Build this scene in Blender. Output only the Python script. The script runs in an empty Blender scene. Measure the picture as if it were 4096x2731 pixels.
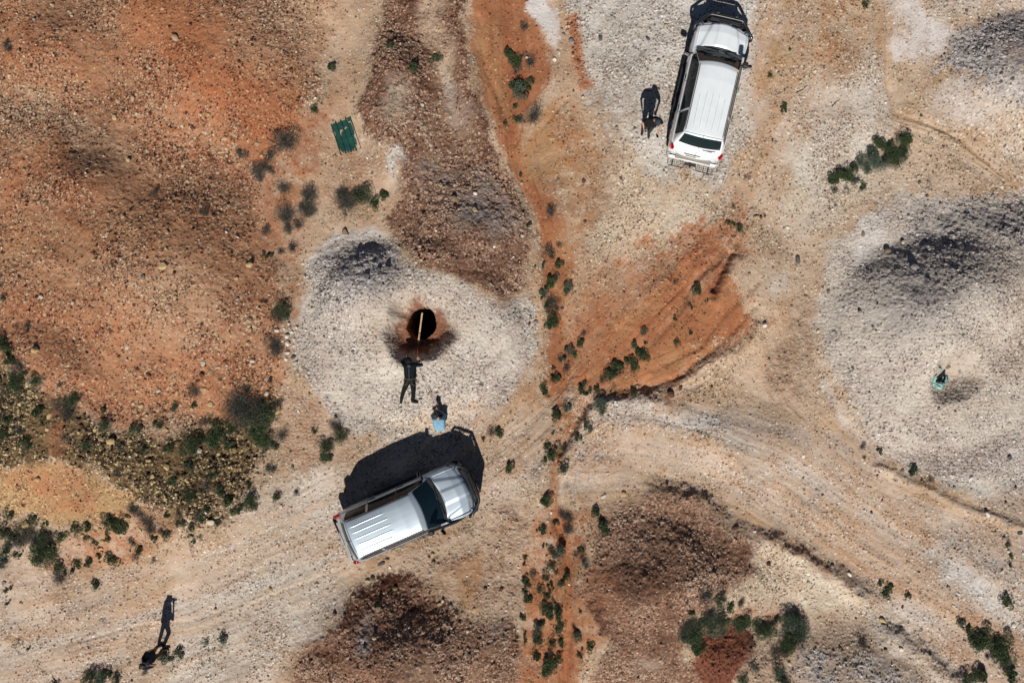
import bpy, bmesh, math, random
import numpy as np
from mathutils import Vector, Matrix, Euler
R = math.radians
scene = bpy.context.scene

# ------------------------------------------------------------------ camera, sky, sun, exposure
PPM = 108.0                 # photograph pixels (4096 wide) per metre at ground level
CAM_H = 28.0 / 36.0 * 4096 / PPM
cd = bpy.data.cameras.new("camera"); cam = bpy.data.objects.new("camera", cd)
scene.collection.objects.link(cam)
cd.lens = 28.0; cd.sensor_width = 36.0; cd.clip_start = 0.1; cd.clip_end = 3000
cam.location = (0, 0, CAM_H); cam.rotation_euler = (0, 0, 0)
scene.camera = cam
SUN_EL, SUN_AZ = 44.5, 6.0  # elevation; shadows point to +Y turned this far towards +X
w = bpy.data.worlds.new("World"); scene.world = w; w.use_nodes = True
nt = w.node_tree
sky = nt.nodes.new("ShaderNodeTexSky"); sky.sky_type = 'NISHITA'; sky.sun_disc = False
sky.air_density = 0.5; sky.dust_density = 0.2; sky.ozone_density = 1.0
sky.sun_elevation = R(SUN_EL); sky.sun_rotation = R(180 + SUN_AZ)
nt.links.new(sky.outputs[0], nt.nodes["Background"].inputs[0])
nt.nodes["Background"].inputs[1].default_value = 0.05
sd = bpy.data.lights.new("sun", 'SUN'); sun = bpy.data.objects.new("sun", sd)
scene.collection.objects.link(sun)
sd.energy = 5.0; sd.angle = R(0.5); sd.color = (1.0, 0.955, 0.89)
dv = Vector((math.sin(R(SUN_AZ)) * math.cos(R(SUN_EL)), math.cos(R(SUN_AZ)) * math.cos(R(SUN_EL)), -math.sin(R(SUN_EL))))
sun.rotation_euler = dv.to_track_quat('-Z', 'Y').to_euler()
sun.location = (-3, -20, 20)
scene.view_settings.view_transform = 'Standard'; scene.view_settings.look = 'None'
scene.view_settings.exposure = 0.03; scene.view_settings.gamma = 1.0

# ------------------------------------------------------------------ helpers
def P(x, y):                # photo position (2352 wide view) -> ground metres
    return ((x * 1.741497 - 2048) / PPM, (1365.5 - y * 1.741497) / PPM)
def Q(x, y):                # photo position (4096 wide) -> ground metres
    return ((x - 2048) / PPM, (1365.5 - y) / PPM)
def T(t, x, y):             # enlarged ninth t of the photo -> 2352-wide view
    return ((t % 3) * 784.4 + x * 0.3335, (t // 3) * 522.5 + y * 0.3335)
M1 = 1.741497 / PPM         # metres per view pixel
def lin(c):
    c = np.asarray(c, dtype=np.float64) / 255.0
    return np.where(c <= 0.04045, c / 12.92, ((c + 0.055) / 1.055) ** 2.4)
GAIN = 0.80; SAT = 0.86
def alb(c):
    l = lin(c); g = float(l @ np.array([.3, .6, .1])); l = g + (l - g) * SAT
    return np.clip(l * GAIN * np.array([1.0, 1.0 + .035 * min(1, float(np.ptp(l)) * 3), 1.04]), 0.002, 0.85)

def mat(name, col, rough=0.6, metal=0.0, spec=0.5, coat=0.0, alpha=1.0, noise=0.0, nscale=8.0, bump=0.0, bscale=40.0, trans=0.0, attr=None, trl=0.0, dust=0.0):
    m = bpy.data.materials.new(name); m.use_nodes = True
    n = m.node_tree; b = n.nodes["Principled BSDF"]
    b.inputs["Roughness"].default_value = rough; b.inputs["Metallic"].default_value = metal
    if rough >= .7: spec = min(spec, .12)
    b.inputs["Specular IOR Level"].default_value = spec; b.inputs["Coat Weight"].default_value = coat
    b.inputs["Coat Roughness"].default_value = 0.06
    b.inputs["Alpha"].default_value = alpha; b.inputs["Transmission Weight"].default_value = trans
    b.inputs["Base Color"].default_value = (*col, 1)
    src = None
    if attr:
        a = n.nodes.new("ShaderNodeAttribute"); a.attribute_name = attr; src = a.outputs["Color"]
    tc = n.nodes.new("ShaderNodeTexCoord")
    if noise > 0:
        nz = n.nodes.new("ShaderNodeTexNoise"); nz.inputs["Scale"].default_value = nscale; nz.inputs["Detail"].default_value = 6
        n.links.new(tc.outputs["Object"], nz.inputs["Vector"])
        mr = n.nodes.new("ShaderNodeMapRange"); mr.inputs["From Min"].default_value = 0.3; mr.inputs["From Max"].default_value = 0.7
        mr.inputs["To Min"].default_value = 1 - noise; mr.inputs["To Max"].default_value = 1 + noise * 0.6
        n.links.new(nz.outputs["Fac"], mr.inputs["Value"])
        mx = n.nodes.new("ShaderNodeMix"); mx.data_type = 'RGBA'; mx.blend_type = 'MULTIPLY'; mx.inputs[0].default_value = 1
        if src: n.links.new(src, mx.inputs[6])
        else: mx.inputs[6].default_value = (*col, 1)
        n.links.new(mr.outputs[0], mx.inputs[7]); src = mx.outputs[2]
    if dust > 0:                                                    # a film of dry soil, thicker low down on the sides
        nd = n.nodes.new("ShaderNodeTexNoise"); nd.inputs["Scale"].default_value = 2.6; nd.inputs["Detail"].default_value = 9; nd.inputs["Roughness"].default_value = .7
        n.links.new(tc.outputs["Object"], nd.inputs["Vector"])
        sx = n.nodes.new("ShaderNodeSeparateXYZ"); n.links.new(tc.outputs["Object"], sx.inputs[0])
        lo = n.nodes.new("ShaderNodeMapRange"); lo.inputs["From Min"].default_value = 1.15; lo.inputs["From Max"].default_value = .35; lo.inputs["To Min"].default_value = dust * .22; lo.inputs["To Max"].default_value = dust * 2.6
        n.links.new(sx.outputs[2], lo.inputs["Value"])
        md = n.nodes.new("ShaderNodeMath"); md.operation = 'MULTIPLY'; md.use_clamp = True; n.links.new(nd.outputs["Fac"], md.inputs[0]); n.links.new(lo.outputs[0], md.inputs[1])
        m2 = n.nodes.new("ShaderNodeMix"); m2.data_type = 'RGBA'; m2.inputs[7].default_value = (.42, .28, .17, 1); n.links.new(md.outputs[0], m2.inputs[0])
        if src: n.links.new(src, m2.inputs[6])
        else: m2.inputs[6].default_value = (*col, 1)
        src = m2.outputs[2]
    if src: n.links.new(src, b.inputs["Base Color"])
    if bump > 0:
        nb = n.nodes.new("ShaderNodeTexNoise"); nb.inputs["Scale"].default_value = bscale; nb.inputs["Detail"].default_value = 5
        n.links.new(tc.outputs["Object"], nb.inputs["Vector"])
        bp = n.nodes.new("ShaderNodeBump"); bp.inputs["Strength"].default_value = bump; bp.inputs["Distance"].default_value = 0.02
        n.links.new(nb.outputs["Fac"], bp.inputs["Height"]); n.links.new(bp.outputs[0], b.inputs["Normal"])
    if trl > 0:
        tb = n.nodes.new("ShaderNodeBsdfTranslucent"); ms = n.nodes.new("ShaderNodeMixShader"); ms.inputs[0].default_value = trl
        if src: n.links.new(src, tb.inputs[0])
        else: tb.inputs[0].default_value = (*col, 1)
        out = n.nodes["Material Output"]
        n.links.new(b.outputs[0], ms.inputs[1]); n.links.new(tb.outputs[0], ms.inputs[2]); n.links.new(ms.outputs[0], out.inputs[0])
    return m

def tag(o, label=None, cat=None, group=None, kind=None):
    if label: o['label'] = label
    if cat: o['category'] = cat
    if group: o['group'] = group
    if kind: o['kind'] = kind
    return o
def link(name, me, parent=None, material=None):
    o = bpy.data.objects.new(name, me); scene.collection.objects.link(o)
    if parent: o.parent = parent
    if material is not None and me is not None:
        if not me.materials: me.materials.append(material)
    return o
def empty(name, loc, rz=0, label=None, cat=None, group=None):
    o = bpy.data.objects.new(name, None); scene.collection.objects.link(o)
    o.location = loc; o.rotation_euler = (0, 0, rz); o.empty_display_size = 0.2
    return tag(o, label, cat, group)
def pymesh(name, V, F, smooth=False):
    me = bpy.data.meshes.new(name); me.from_pydata([tuple(v) for v in V], [], [tuple(f) for f in F]); me.update()
    if smooth:
        me.polygons.foreach_set("use_smooth", [True] * len(me.polygons))
    return me
def npmesh(name, V, F, col=None, smooth=False):
    """V (n,3), F (m,k) arrays -> mesh; col (n,3) optional point colours"""
    V = np.asarray(V, np.float32); F = np.asarray(F, np.int32); k = F.shape[1]
    me = bpy.data.meshes.new(name)
    me.vertices.add(len(V)); me.vertices.foreach_set("co", V.ravel())
    me.loops.add(F.size); me.loops.foreach_set("vertex_index", F.ravel())
    me.polygons.add(len(F)); me.polygons.foreach_set("loop_start", np.arange(0, F.size, k, dtype=np.int32))
    if smooth: me.polygons.foreach_set("use_smooth", np.ones(len(F), bool))
    me.update(calc_edges=True)
    if col is not None:
        a = me.color_attributes.new("tint", 'FLOAT_COLOR', 'POINT')
        c = np.ones((len(V), 4), np.float32); c[:, :3] = col; a.data.foreach_set("color", c.ravel())
    return me
# ------------------------------------------------------------------ the ground: one sheet, relief and soils
rng = np.random.RandomState(7)
NT = 512
TAB = [rng.rand(NT, NT).astype(np.float32) for _ in range(12)]
def vnoise(X, Y, s, k):
    t = TAB[k % 12]; x = X / s + 37.3 * k; y = Y / s + 11.7 * k
    xi = np.floor(x); yi = np.floor(y); fx = (x - xi).astype(np.float32); fy = (y - yi).astype(np.float32)
    fx = fx * fx * (3 - 2 * fx); fy = fy * fy * (3 - 2 * fy)
    i = xi.astype(np.int32) % NT; j = yi.astype(np.int32) % NT; i1 = (i + 1) % NT; j1 = (j + 1) % NT
    a = t[i, j]; b = t[i1, j]; c = t[i, j1]; d = t[i1, j1]
    return a + (b - a) * fx + (c - a) * fy + (a - b - c + d) * fx * fy - 0.5
def fbm(X, Y, s, k, o=4, g=0.5):
    r = 0; a = 1.0; n = 0
    for q in range(o):
        r = r + a * vnoise(X, Y, s / 2 ** q, k + q); n += a; a *= g
    return r / n * 2
def worley(X, Y, s, k, jit=0.9):
    A, B = TAB[k % 12], TAB[(k + 3) % 12]
    x = X / s; y = Y / s; xi = np.floor(x).astype(np.int32); yi = np.floor(y).astype(np.int32)
    f1 = np.full(X.shape, 9, np.float32); f2 = np.full(X.shape, 9, np.float32)
    ci = np.zeros(X.shape, np.int32); cj = np.zeros(X.shape, np.int32)
    for di in (-1, 0, 1):
        for dj in (-1, 0, 1):
            i = xi + di; j = yi + dj; im = i % NT; jm = j % NT
            dx = (i + 0.5 + (A[im, jm] - 0.5) * jit - x).astype(np.float32); dy = (j + 0.5 + (B[im, jm] - 0.5) * jit - y).astype(np.float32)
            d = np.sqrt(dx * dx + dy * dy)
            m = d < f1
            f2 = np.where(m, f1, np.minimum(f2, d)); f1 = np.where(m, d, f1); ci = np.where(m, im, ci); cj = np.where(m, jm, cj)
    return f1, f2, ci, cj
def sst(a, b, x):
    t = np.clip((x - a) / (b - a), 0, 1); return t * t * (3 - 2 * t)
def segdist(X, Y, pts, closed):
    d = np.full(X.shape, 1e9, np.float32); side = np.zeros(X.shape, bool); n = len(pts)
    for i in range(n if closed else n - 1):
        x0, y0 = pts[i]; x1, y1 = pts[(i + 1) % n]
        vx, vy = x1 - x0, y1 - y0; L = vx * vx + vy * vy + 1e-9
        t = np.clip(((X - x0) * vx + (Y - y0) * vy) / L, 0, 1)
        dd = (X - x0 - t * vx) ** 2 + (Y - y0 - t * vy) ** 2
        d = np.minimum(d, dd)
        if closed:
            c = ((y0 > Y) != (y1 > Y)) & (X < vx * (Y - y0) / (vy if vy else 1e-9) + x0)
            side ^= c
    d = np.sqrt(d)
    return np.where(side, -d, d) if closed else d
# non-uniform grid: 2.4 cm inside, growing outwards to the horizon
STEP = 0.0235
def axis(half):
    core = np.arange(-half, half + STEP * 0.5, STEP); g = []; p = core[-1]; s = STEP
    while p < 900:
        s *= 1.10; p += s; g.append(p)
    g = np.array(g); return np.concatenate([-g[::-1], core, g])
HX, HY = 20.8, 14.8
gx = axis(HX); gy = axis(HY)
X, Y = np.meshgrid(gx, gy, indexing='ij'); X = X.astype(np.float32); Y = Y.astype(np.float32)
U = (X * PPM + 2048) / 1.741497; V = (1365.5 - Y * PPM) / 1.741497        # map units used for the layout tables
# low-resolution distance maps, sampled with a wandering offset
lu = np.arange(-120, 2480, 6.0); lv = np.arange(-120, 1700, 6.0)
LU, LV = np.meshgrid(lu, lv, indexing='ij')
w1 = fbm(X, Y, 1.6, 1, 5, 0.6); w2 = fbm(X, Y, 1.6, 5, 5, 0.6)
WU = (U + 26 * w1).astype(np.float32); WV = (V + 26 * w2).astype(np.float32)
def sample(L, A, B):
    a = np.clip((A + 120) / 6.0, 0, len(lu) - 1.001); b = np.clip((B + 120) / 6.0, 0, len(lv) - 1.001)
    i = a.astype(np.int32); j = b.astype(np.int32); fa = a - i; fb = b - j
    return (L[i, j] * (1 - fa) * (1 - fb) + L[i + 1, j] * fa * (1 - fb) + L[i, j + 1] * (1 - fa) * fb + L[i + 1, j + 1] * fa * fb).astype(np.float32)
fine = fbm(X, Y, 0.35, 3, 4, 0.75)
mid = fbm(X, Y, 1.1, 7, 4, 0.6)
big = fbm(X, Y, 4.0, 9, 4, 0.55)
grit = (TAB[10][rng.randint(0, NT, X.shape), rng.randint(0, NT, X.shape)] - .5).astype(np.float32)
gr2 = vnoise(X, Y, .055, 2)
grit = grit * .75 + gr2 * .8

# soils: colA, colB, pebble1, pebble2, [pebble density, crack, lumps, big-pebble density]
S = dict(
 tan=((212,180,150),(190,156,122),(230,214,190),(114,82,62),(.42,.12,.22,.03)),
 tansmooth=((210,172,138),(194,150,114),(222,202,176),(134,94,68),(.08,.28,.07,.0)),
 pinkpan=((194,156,126),(178,136,106),(208,188,164),(118,80,58),(.10,.80,.15,.01)),
 orange=((186,116,68),(164,96,54),(200,150,106),(96,54,34),(.12,.05,.20,.0)),
 ochre=((188,138,90),(170,116,70),(212,184,140),(110,70,44),(.26,.08,.20,.02)),
 redor=((186,130,90),(170,110,72),(212,188,152),(74,46,34),(.85,.0,.62,.24)),
 orgrav=((190,120,74),(174,102,58),(208,168,126),(78,46,32),(.60,.0,.42,.08)),
 paler=((190,154,120),(174,134,100),(216,198,166),(84,58,44),(.85,.0,.50,.20)),
 brown=((112,72,50),(148,106,80),(66,38,28),(196,160,132),(1.0,.0,1.0,.50)),
 dbrown=((88,58,42),(112,74,54),(58,38,30),(140,100,76),(1.0,.0,1.1,.60)),
 brownlt=((172,136,106),(142,102,74),(92,56,40),(214,194,170),(1.0,.0,.85,.34)),
 white=((232,226,220),(218,206,196),(240,238,234),(160,150,142),(.03,.14,.04,.0)),
 pcrack=((212,198,180),(190,172,156),(232,224,214),(100,88,82),(.50,.62,.45,.01)),
 tcrack=((202,178,154),(182,156,134),(226,214,198),(100,82,72),(.26,.85,.45,.01)),
 grey=((166,156,150),(190,180,172),(218,210,204),(82,74,72),(1.0,.1,.95,.30)),
 dgrey=((128,120,116),(154,144,138),(192,184,178),(60,54,54),(1.0,.05,1.25,.40)),  # dark grey rubble; on north flanks its tone also paints in shade
 pgrav=((216,206,192),(194,178,160),(234,228,218),(118,102,88),(.85,.20,.30,.03)),
 cream=((218,200,174),(200,172,138),(240,230,212),(122,92,70),(.78,.05,.32,.06)),
 yrock=((128,100,64),(100,80,52),(206,178,126),(66,54,40),(1.0,.0,1.4,1.0)),
 yorange=((190,144,92),(176,120,72),(216,190,134),(104,70,44),(.85,.0,.50,.20)),
 redsoil=((116,66,44),(136,78,52),(140,94,68),(60,36,28),(.50,.0,.95,.12)),
 road=((212,184,160),(196,162,132),(236,226,212),(128,98,80),(.50,.0,.14,.01)),
 roadgrey=((212,200,182),(194,180,160),(240,236,226),(112,98,86),(.72,.0,.22,.03)),
 roadsoft=((206,168,130),(190,148,108),(222,204,178),(124,90,68),(.18,.25,.08,.0)),
)
def enc(n):
    a, b, p, q, s = S[n]; return np.concatenate([alb(a), alb(b), alb(p), alb(q), s]).astype(np.float32)
NC = 16
chan = [np.full(X.shape, v, np.float32) for v in enc('tan')]
PO, LI, EL = 0, 1, 2
layers = [
 # soil, kind, points, width, softness, strength, raggedness
 ('redor',PO,[(-900,-900),(810,-400),(800,-50),(745,120),(710,250),(660,320),(600,380),(606,470),(622,560),(640,640),(646,740),(655,860),(640,940),(560,980),(250,960),(130,880),(50,800),(-900,760)],0,14,1,18),
 ('paler',PO,[(20,170),(120,200),(250,280),(330,360),(250,390),(130,330),(30,330),(-50,240)],0,50,.9,40),
 ('paler',PO,[(480,-60),(790,-60),(770,60),(720,180),(660,110),(540,40)],0,50,.85,40),
 ('paler',PO,[(200,640),(480,610),(640,700),(620,830),(420,820),(260,760)],0,60,.6,50),
 ('orgrav',PO,[(275,-60),(420,-60),(520,110),(640,190),(710,255),(650,325),(590,330),(470,250),(400,160),(300,100)],0,35,.95,40),
 ('orgrav',PO,[(0,40),(150,70),(230,120),(170,180),(60,160)],0,40,.7,40),
 ('orange',EL,[(345,40),(70,45)],0,35,.6,25),
 ('orgrav',PO,[(60,400),(180,350),(290,390),(220,440),(150,480),(40,470)],0,40,.8,40),
 ('ochre',EL,[(200,550),(230,55)],0,50,.5,30),
 ('dbrown',EL,[(195,355),(45,25)],0,25,.6,25),
 ('dbrown',PO,[(420,420),(500,400),(590,440),(600,520),(540,520),(470,480)],0,40,.55,40),
 ('dbrown',PO,[(110,-60),(190,-60),(210,40),(160,60),(110,30)],0,30,.5,30),
 ('orgrav',PO,[(60,640),(300,700),(600,860),(630,960),(430,1000),(250,940),(110,840)],0,50,.6,50),
 ('dbrown',PO,[(150,770),(230,800),(300,850),(260,870),(180,830)],0,25,.5,30),
 ('orange',PO,[(560,320),(650,330),(720,240),(750,180),(800,120),(815,200),(800,300),(755,290),(740,380),(705,430),(700,520),(690,600),(690,700),(662,880),(650,980),(648,760),(640,640),(620,560),(604,470),(600,400)],0,16,.85,22),
 ('tansmooth',PO,[(770,-100),(885,-100),(845,100),(828,200),(826,310),(890,380),(925,430),(890,520),(780,530),(700,545),(725,440),(752,300),(770,250),(742,170)],0,22,.9,26),
 ('pinkpan',PO,[(760,350),(870,340),(920,430),(880,490),(760,520),(730,440)],0,26,.8,20),
 ('ochre',EL,[(690,440),(40,50)],0,22,.5,20),
 ('brown',PO,[(892,-100),(1040,-100),(1058,30),(1085,120),(1100,250),(1128,330),(1172,400),(1200,480),(1212,600),(1208,660),(1150,690),(1080,648),(960,605),(905,545),(890,500),(918,420),(900,340),(850,322),(828,250),(835,190),(860,120),(884,40)],0,7,1,12),
 ('brownlt',PO,[(985,90),(1030,100),(1052,170),(1064,240),(1098,330),(1090,380),(1000,370),(930,350),(905,300),(905,220),(960,230),(1005,190)],0,22,.85,26),
 ('tan',PO,[(975,-100),(1012,-100),(1024,50),(1056,110),(1062,190),(1040,190),(1010,120),(975,90),(960,50)],0,10,.85,14),
 ('pgrav',EL,[(1052,230),(22,55)],0,18,.6,22),
 ('cream',EL,[(912,245),(26,45)],0,18,.7,26),
 ('pgrav',EL,[(905,368),(17,28)],0,7,1,10),
 ('brownlt',PO,[(930,420),(1040,380),(1130,420),(1190,520),(1200,620),(1100,600),(1000,560),(920,530)],0,40,.65,45),
 ('pgrav',PO,[(930,380),(990,360),(1040,420),(1000,450),(950,430)],0,24,.55,34),
 ('pgrav',PO,[(1010,480),(1080,470),(1120,540),(1060,560)],0,24,.5,34),
 ('dbrown',PO,[(930,520),(1040,500),(1180,590),(1180,640),(1060,590)],0,30,.6,34),
 ('dbrown',PO,[(850,180),(960,110),(1000,170),(930,250),(860,230)],0,30,.5,34),
 ('grey',PO,[(1075,440),(1130,410),(1170,470),(1190,560),(1110,560),(1060,510)],0,20,.5,30),
 ('orange',PO,[(1064,-100),(1205,-100),(1222,50),(1260,110),(1258,175),(1228,225),(1185,250),(1200,330),(1246,400),(1275,500),(1312,560),(1335,600),(1310,690),(1290,760),(1340,810),(1285,905),(1252,905),(1247,720),(1228,540),(1212,450),(1172,360),(1132,310),(1105,230),(1092,110)],0,8,.95,10),
 ('ochre',PO,[(1070,30),(1140,40),(1160,120),(1165,200),(1175,260),(1150,320),(1110,240),(1098,120)],0,14,.8,18),
 ('ochre',PO,[(1225,240),(1300,215),(1345,290),(1392,380),(1384,520),(1310,555),(1262,470),(1215,360)],0,20,.9,20),
 ('orange',LI,[(1172,230),(1172,330),(1200,420),(1235,480),(1255,560)],11,6,.8,6),
 ('tansmooth',PO,[(1212,-100),(1420,-100),(1420,60),(1345,200),(1385,300),(1300,235),(1262,200),(1262,120),(1232,50)],0,14,.9,16),
 ('pgrav',PO,[(1250,-100),(1790,-100),(1775,60),(1735,160),(1700,330),(1660,420),(1490,390),(1410,310),(1366,230),(1352,180),(1330,90),(1285,40)],0,16,1,22),
 ('white',PO,[(1196,-100),(1240,-100),(1262,30),(1284,66),(1270,108),(1248,84),(1216,36)],0,8,.95,8),
 ('pinkpan',LI,[(1256,110),(1264,170),(1240,220),(1205,250)],9,8,.7,8),
 ('orgrav',LI,[(1312,62),(1330,110),(1345,160),(1352,190)],15,8,.95,10),
 ('orange',EL,[(1352,190),(20,15)],0,7,.9,8),
 ('brownlt',PO,[(1335,215),(1430,190),(1440,300),(1420,420),(1400,520),(1370,600),(1300,540),(1390,400),(1370,280)],0,25,.75,35),
 ('brownlt',LI,[(1262,340),(1250,400),(1262,470),(1300,560)],18,14,.8,25),
 ('cream',PO,[(1400,260),(1480,380),(1640,420),(1720,470),(1690,500),(1560,560),(1440,610),(1360,620),(1385,520),(1420,400)],0,35,.85,40),
 ('ochre',PO,[(1185,215),(1330,235),(1372,400),(1360,620),(1290,620),(1240,480),(1195,360)],0,20,.8,26),
 ('orange',LI,[(1300,250),(1330,330),(1340,450),(1310,540)],16,22,.45,30),
 ('orange',LI,[(1200,230),(1185,330),(1215,450),(1262,560)],10,10,.8,10),
 ('road',PO,[(1780,-100),(1990,-100),(2000,60),(1960,200),(1830,400),(1800,520),(1720,500),(1620,560),(1600,500),(1660,420),(1705,330),(1740,160)],0,25,.9,25),
 ('ochre',LI,[(1835,-80),(1808,60),(1795,150),(1770,230),(1728,360),(1700,440),(1640,520)],17,20,.85,26),
 ('ochre',LI,[(1768,-80),(1748,120),(1745,200)],8,10,.5,10),
 ('yorange',PO,[(1840,-80),(1990,-80),(1990,80),(1930,170),(1830,230),(1780,180)],0,35,.7,35),
 ('tansmooth',LI,[(1775,40),(1750,150),(1760,250),(1710,380),(1700,440)],7,8,.7,8),
 ('pgrav',PO,[(2000,110),(2036,130),(2042,250),(2030,330),(1960,420),(1880,470),(1850,400),(1900,270),(1960,160)],0,25,.8,30),
 ('cream',PO,[(1850,300),(2040,330),(2080,420),(1990,470),(1880,530),(1790,560),(1790,470)],0,30,.7,35),
 ('pgrav',PO,[(2110,-100),(2500,-100),(2500,30),(2250,40),(2180,60),(2140,40)],0,20,.8,20),
 ('ochre',LI,[(1995,-60),(2010,60),(2030,150)],14,12,.65,12),
 ('white',PO,[(2044,-60),(2094,-60),(2112,20),(2165,60),(2196,66),(2170,120),(2118,150),(2062,150),(2038,90),(2036,30)],0,9,.9,10),
 ('tansmooth',EL,[(2062,60),(16,55)],0,12,.6,12),
 ('white',PO,[(2118,205),(2165,190),(2212,168),(2240,240),(2300,330),(2230,300),(2160,268),(2112,262)],0,14,.75,14),
 ('grey',PO,[(2190,70),(2352,20),(2500,20),(2500,360),(2330,300),(2240,210),(2200,160),(2120,180),(2175,110)],0,14,.95,18),
 ('dgrey',PO,[(2190,80),(2352,30),(2500,20),(2500,80),(2300,90),(2200,120)],0,20,.6,20),  # north slope band: its shade is put into the soil colour
 ('tcrack',PO,[(2240,110),(2330,90),(2400,180),(2400,300),(2310,230),(2250,170)],0,25,.8,20),
 ('pgrav',PO,[(2210,170),(2300,230),(2400,320),(2400,440),(2300,360),(2220,240)],0,20,.6,25),
 ('tansmooth',LI,[(2032,-60),(2038,80),(2042,180),(2052,250),(2090,268),(2180,300),(2240,350),(2300,400),(2400,450)],7,7,.85,7),
 ('white',PO,[(2050,-60),(2100,-60),(2130,30),(2190,62),(2150,130),(2060,145),(2046,60)],0,12,.8,12),
 ('pgrav',PO,[(1860,180),(1980,120),(2030,200),(2030,330),(1960,420),(1860,400),(1820,300)],0,34,.55,40),
 ('pgrav',PO,[(1880,400),(2000,400),(1960,480),(1860,560),(1790,600),(1800,500)],0,34,.5,40),
 ('white',EL,[(2045,300),(18,26)],0,12,.5,12),
 ('tcrack',PO,[(1960,400),(2050,360),(2200,380),(2240,440),(2060,440),(1990,470)],0,20,.6,20),
 ('pcrack',PO,[(2040,448),(2120,434),(2250,446),(2500,430),(2500,1120),(2250,1130),(2080,1085),(1995,1015),(1935,905),(1885,800),(1868,700),(1880,620),(1925,540),(1985,485)],0,12,1,14),
 ('tcrack',PO,[(2180,620),(2400,560),(2400,900),(2290,900),(2210,960),(2110,960),(2150,850),(2230,760)],0,50,.7,40),
 ('dgrey',PO,[(2060,452),(2200,445),(2400,480),(2500,560),(2500,610),(2330,580),(2250,560),(2205,640),(2150,700),(2060,710),(1985,650),(2000,590),(2060,540),(2090,500)],0,28,.9,30),  # grey dirt with the north flank's shade painted into it
 ('grey',PO,[(1960,650),(2200,700),(2130,760),(2000,740)],0,35,.55,35),
 ('white',PO,[(1962,605),(1985,490),(2032,470),(2040,520),(2012,555),(1992,565),(1988,610)],0,9,.85,10),
 ('white',LI,[(1892,880),(1930,950),(1975,1020),(2020,1060)],13,9,.75,10),
 ('tansmooth',LI,[(1850,905),(1905,970),(1980,1050)],14,10,.7,10),
 ('tan',PO,[(1700,490),(1760,495),(1815,560),(1800,680),(1750,745),(1740,650),(1682,604),(1692,550)],0,14,.9,16),
 ('orange',PO,[(1690,505),(1655,525),(1590,550),(1480,620),(1400,680),(1345,740),(1310,800),(1325,850),(1340,905),(1470,885),(1560,880),(1655,812),(1735,750),(1740,650),(1682,604),(1672,560)],0,44,1,58),
 ('orgrav',PO,[(1500,600),(1690,510),(1670,600),(1620,680),(1520,740),(1460,740),(1440,680)],0,36,.8,40),
 ('road',PO,[(1330,560),(1480,590),(1440,700),(1370,790),(1340,820),(1310,780),(1320,700),(1340,640)],0,34,.55,44),
 ('cream',LI,[(1600,560),(1500,650),(1400,760),(1340,840)],9,16,.55,26),
 ('yorange',LI,[(1560,620),(1470,720),(1370,850)],16,22,.6,34),
 ('ochre',LI,[(1700,640),(1600,740),(1500,820),(1400,880)],12,22,.7,30),
 ('redsoil',LI,[(1720,600),(1640,700),(1560,790)],5,12,.35,20),
 ('ochre',PO,[(1270,600),(1400,600),(1450,680),(1380,820),(1320,860),(1280,760)],0,30,.6,44),
 ('orange',PO,[(1285,770),(1380,690),(1440,720),(1420,820),(1370,870),(1290,900),(1258,860)],0,26,.75,40),
 ('orange',LI,[(1690,560),(1600,640),(1540,740),(1420,850)],9,8,.8,14),
 ('redsoil',LI,[(1745,640),(1660,720),(1600,800),(1500,850)],3,6,.5,14),
 ('redsoil',LI,[(1560,640),(1480,720),(1390,820)],3,7,.35,14),
 ('tan',LI,[(1640,640),(1560,720),(1470,800)],5,12,.5,22),
 ('ochre',PO,[(1510,820),(1600,780),(1660,800),(1560,870),(1500,880)],0,14,.7,18),
 ('redsoil',LI,[(1672,598),(1645,640),(1625,680)],7,6,.7,6),
 ('redsoil',PO,[(1600,590),(1672,520),(1672,590),(1630,640),(1590,660)],0,25,.35,20),
 ('tansmooth',LI,[(2010,470),(1960,505),(1890,545),(1832,590),(1792,650),(1800,690),(1782,760)],6,6,.8,6),
 ('white',EL,[(1790,645),(15,30)],0,9,.6,9),
 ('white',EL,[(1885,690),(10,30)],0,9,.5,9),
 ('brownlt',PO,[(1800,680),(1830,660),(1876,700),(1872,800),(1850,900),(1790,920),(1745,850),(1740,800),(1790,760)],0,22,.7,28),
 ('tansmooth',EL,[(1756,830),(17,38)],0,8,.9,8),
 ('brownlt',LI,[(1800,800),(1795,860),(1850,900)],12,12,.7,20),
 ('dbrown',LI,[(1742,738),(1690,790),(1625,835),(1545,880),(1485,905)],8,7,.8,9),
 ('tan',PO,[(1500,905),(1640,850),(1740,760),(1790,920),(1860,930),(1930,1010),(1800,960),(1650,950)],0,18,.8,20),
 ('tansmooth',PO,[(1206,440),(1228,480),(1240,700),(1245,860),(1215,930),(1100,985),(1070,975),(1180,910),(1222,820),(1216,690),(1216,600)],0,8,.8,10),
 ('pcrack',PO,[(745,545),(838,525),(900,548),(940,600),(1000,622),(1080,655),(1150,702),(1216,680),(1224,780),(1212,850),(1160,920),(1080,985),(1000,1020),(880,1010),(800,990),(740,930),(702,880),(672,800),(690,700),(706,620)],0,7,1,9),
 ('dgrey',PO,[(760,570),(838,545),(905,580),(920,620),(840,650),(760,640)],0,26,.75,30),  # lumpy grey rubble, slope shade partly put into its tone
 ('grey',PO,[(718,580),(838,540),(905,575),(935,630),(880,690),(800,720),(740,740),(700,690),(700,640)],0,28,.85,26),
 ('tcrack',PO,[(860,680),(940,650),(1060,680),(1090,760),(1060,820),(900,830),(850,760)],0,35,.6,25),
 ('brownlt',PO,[(1090,640),(1216,600),(1214,690),(1150,700)],0,18,.7,26),
 ('white',PO,[(760,552),(800,530),(850,510),(892,535),(850,545),(790,552)],0,6,.9,6),
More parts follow.
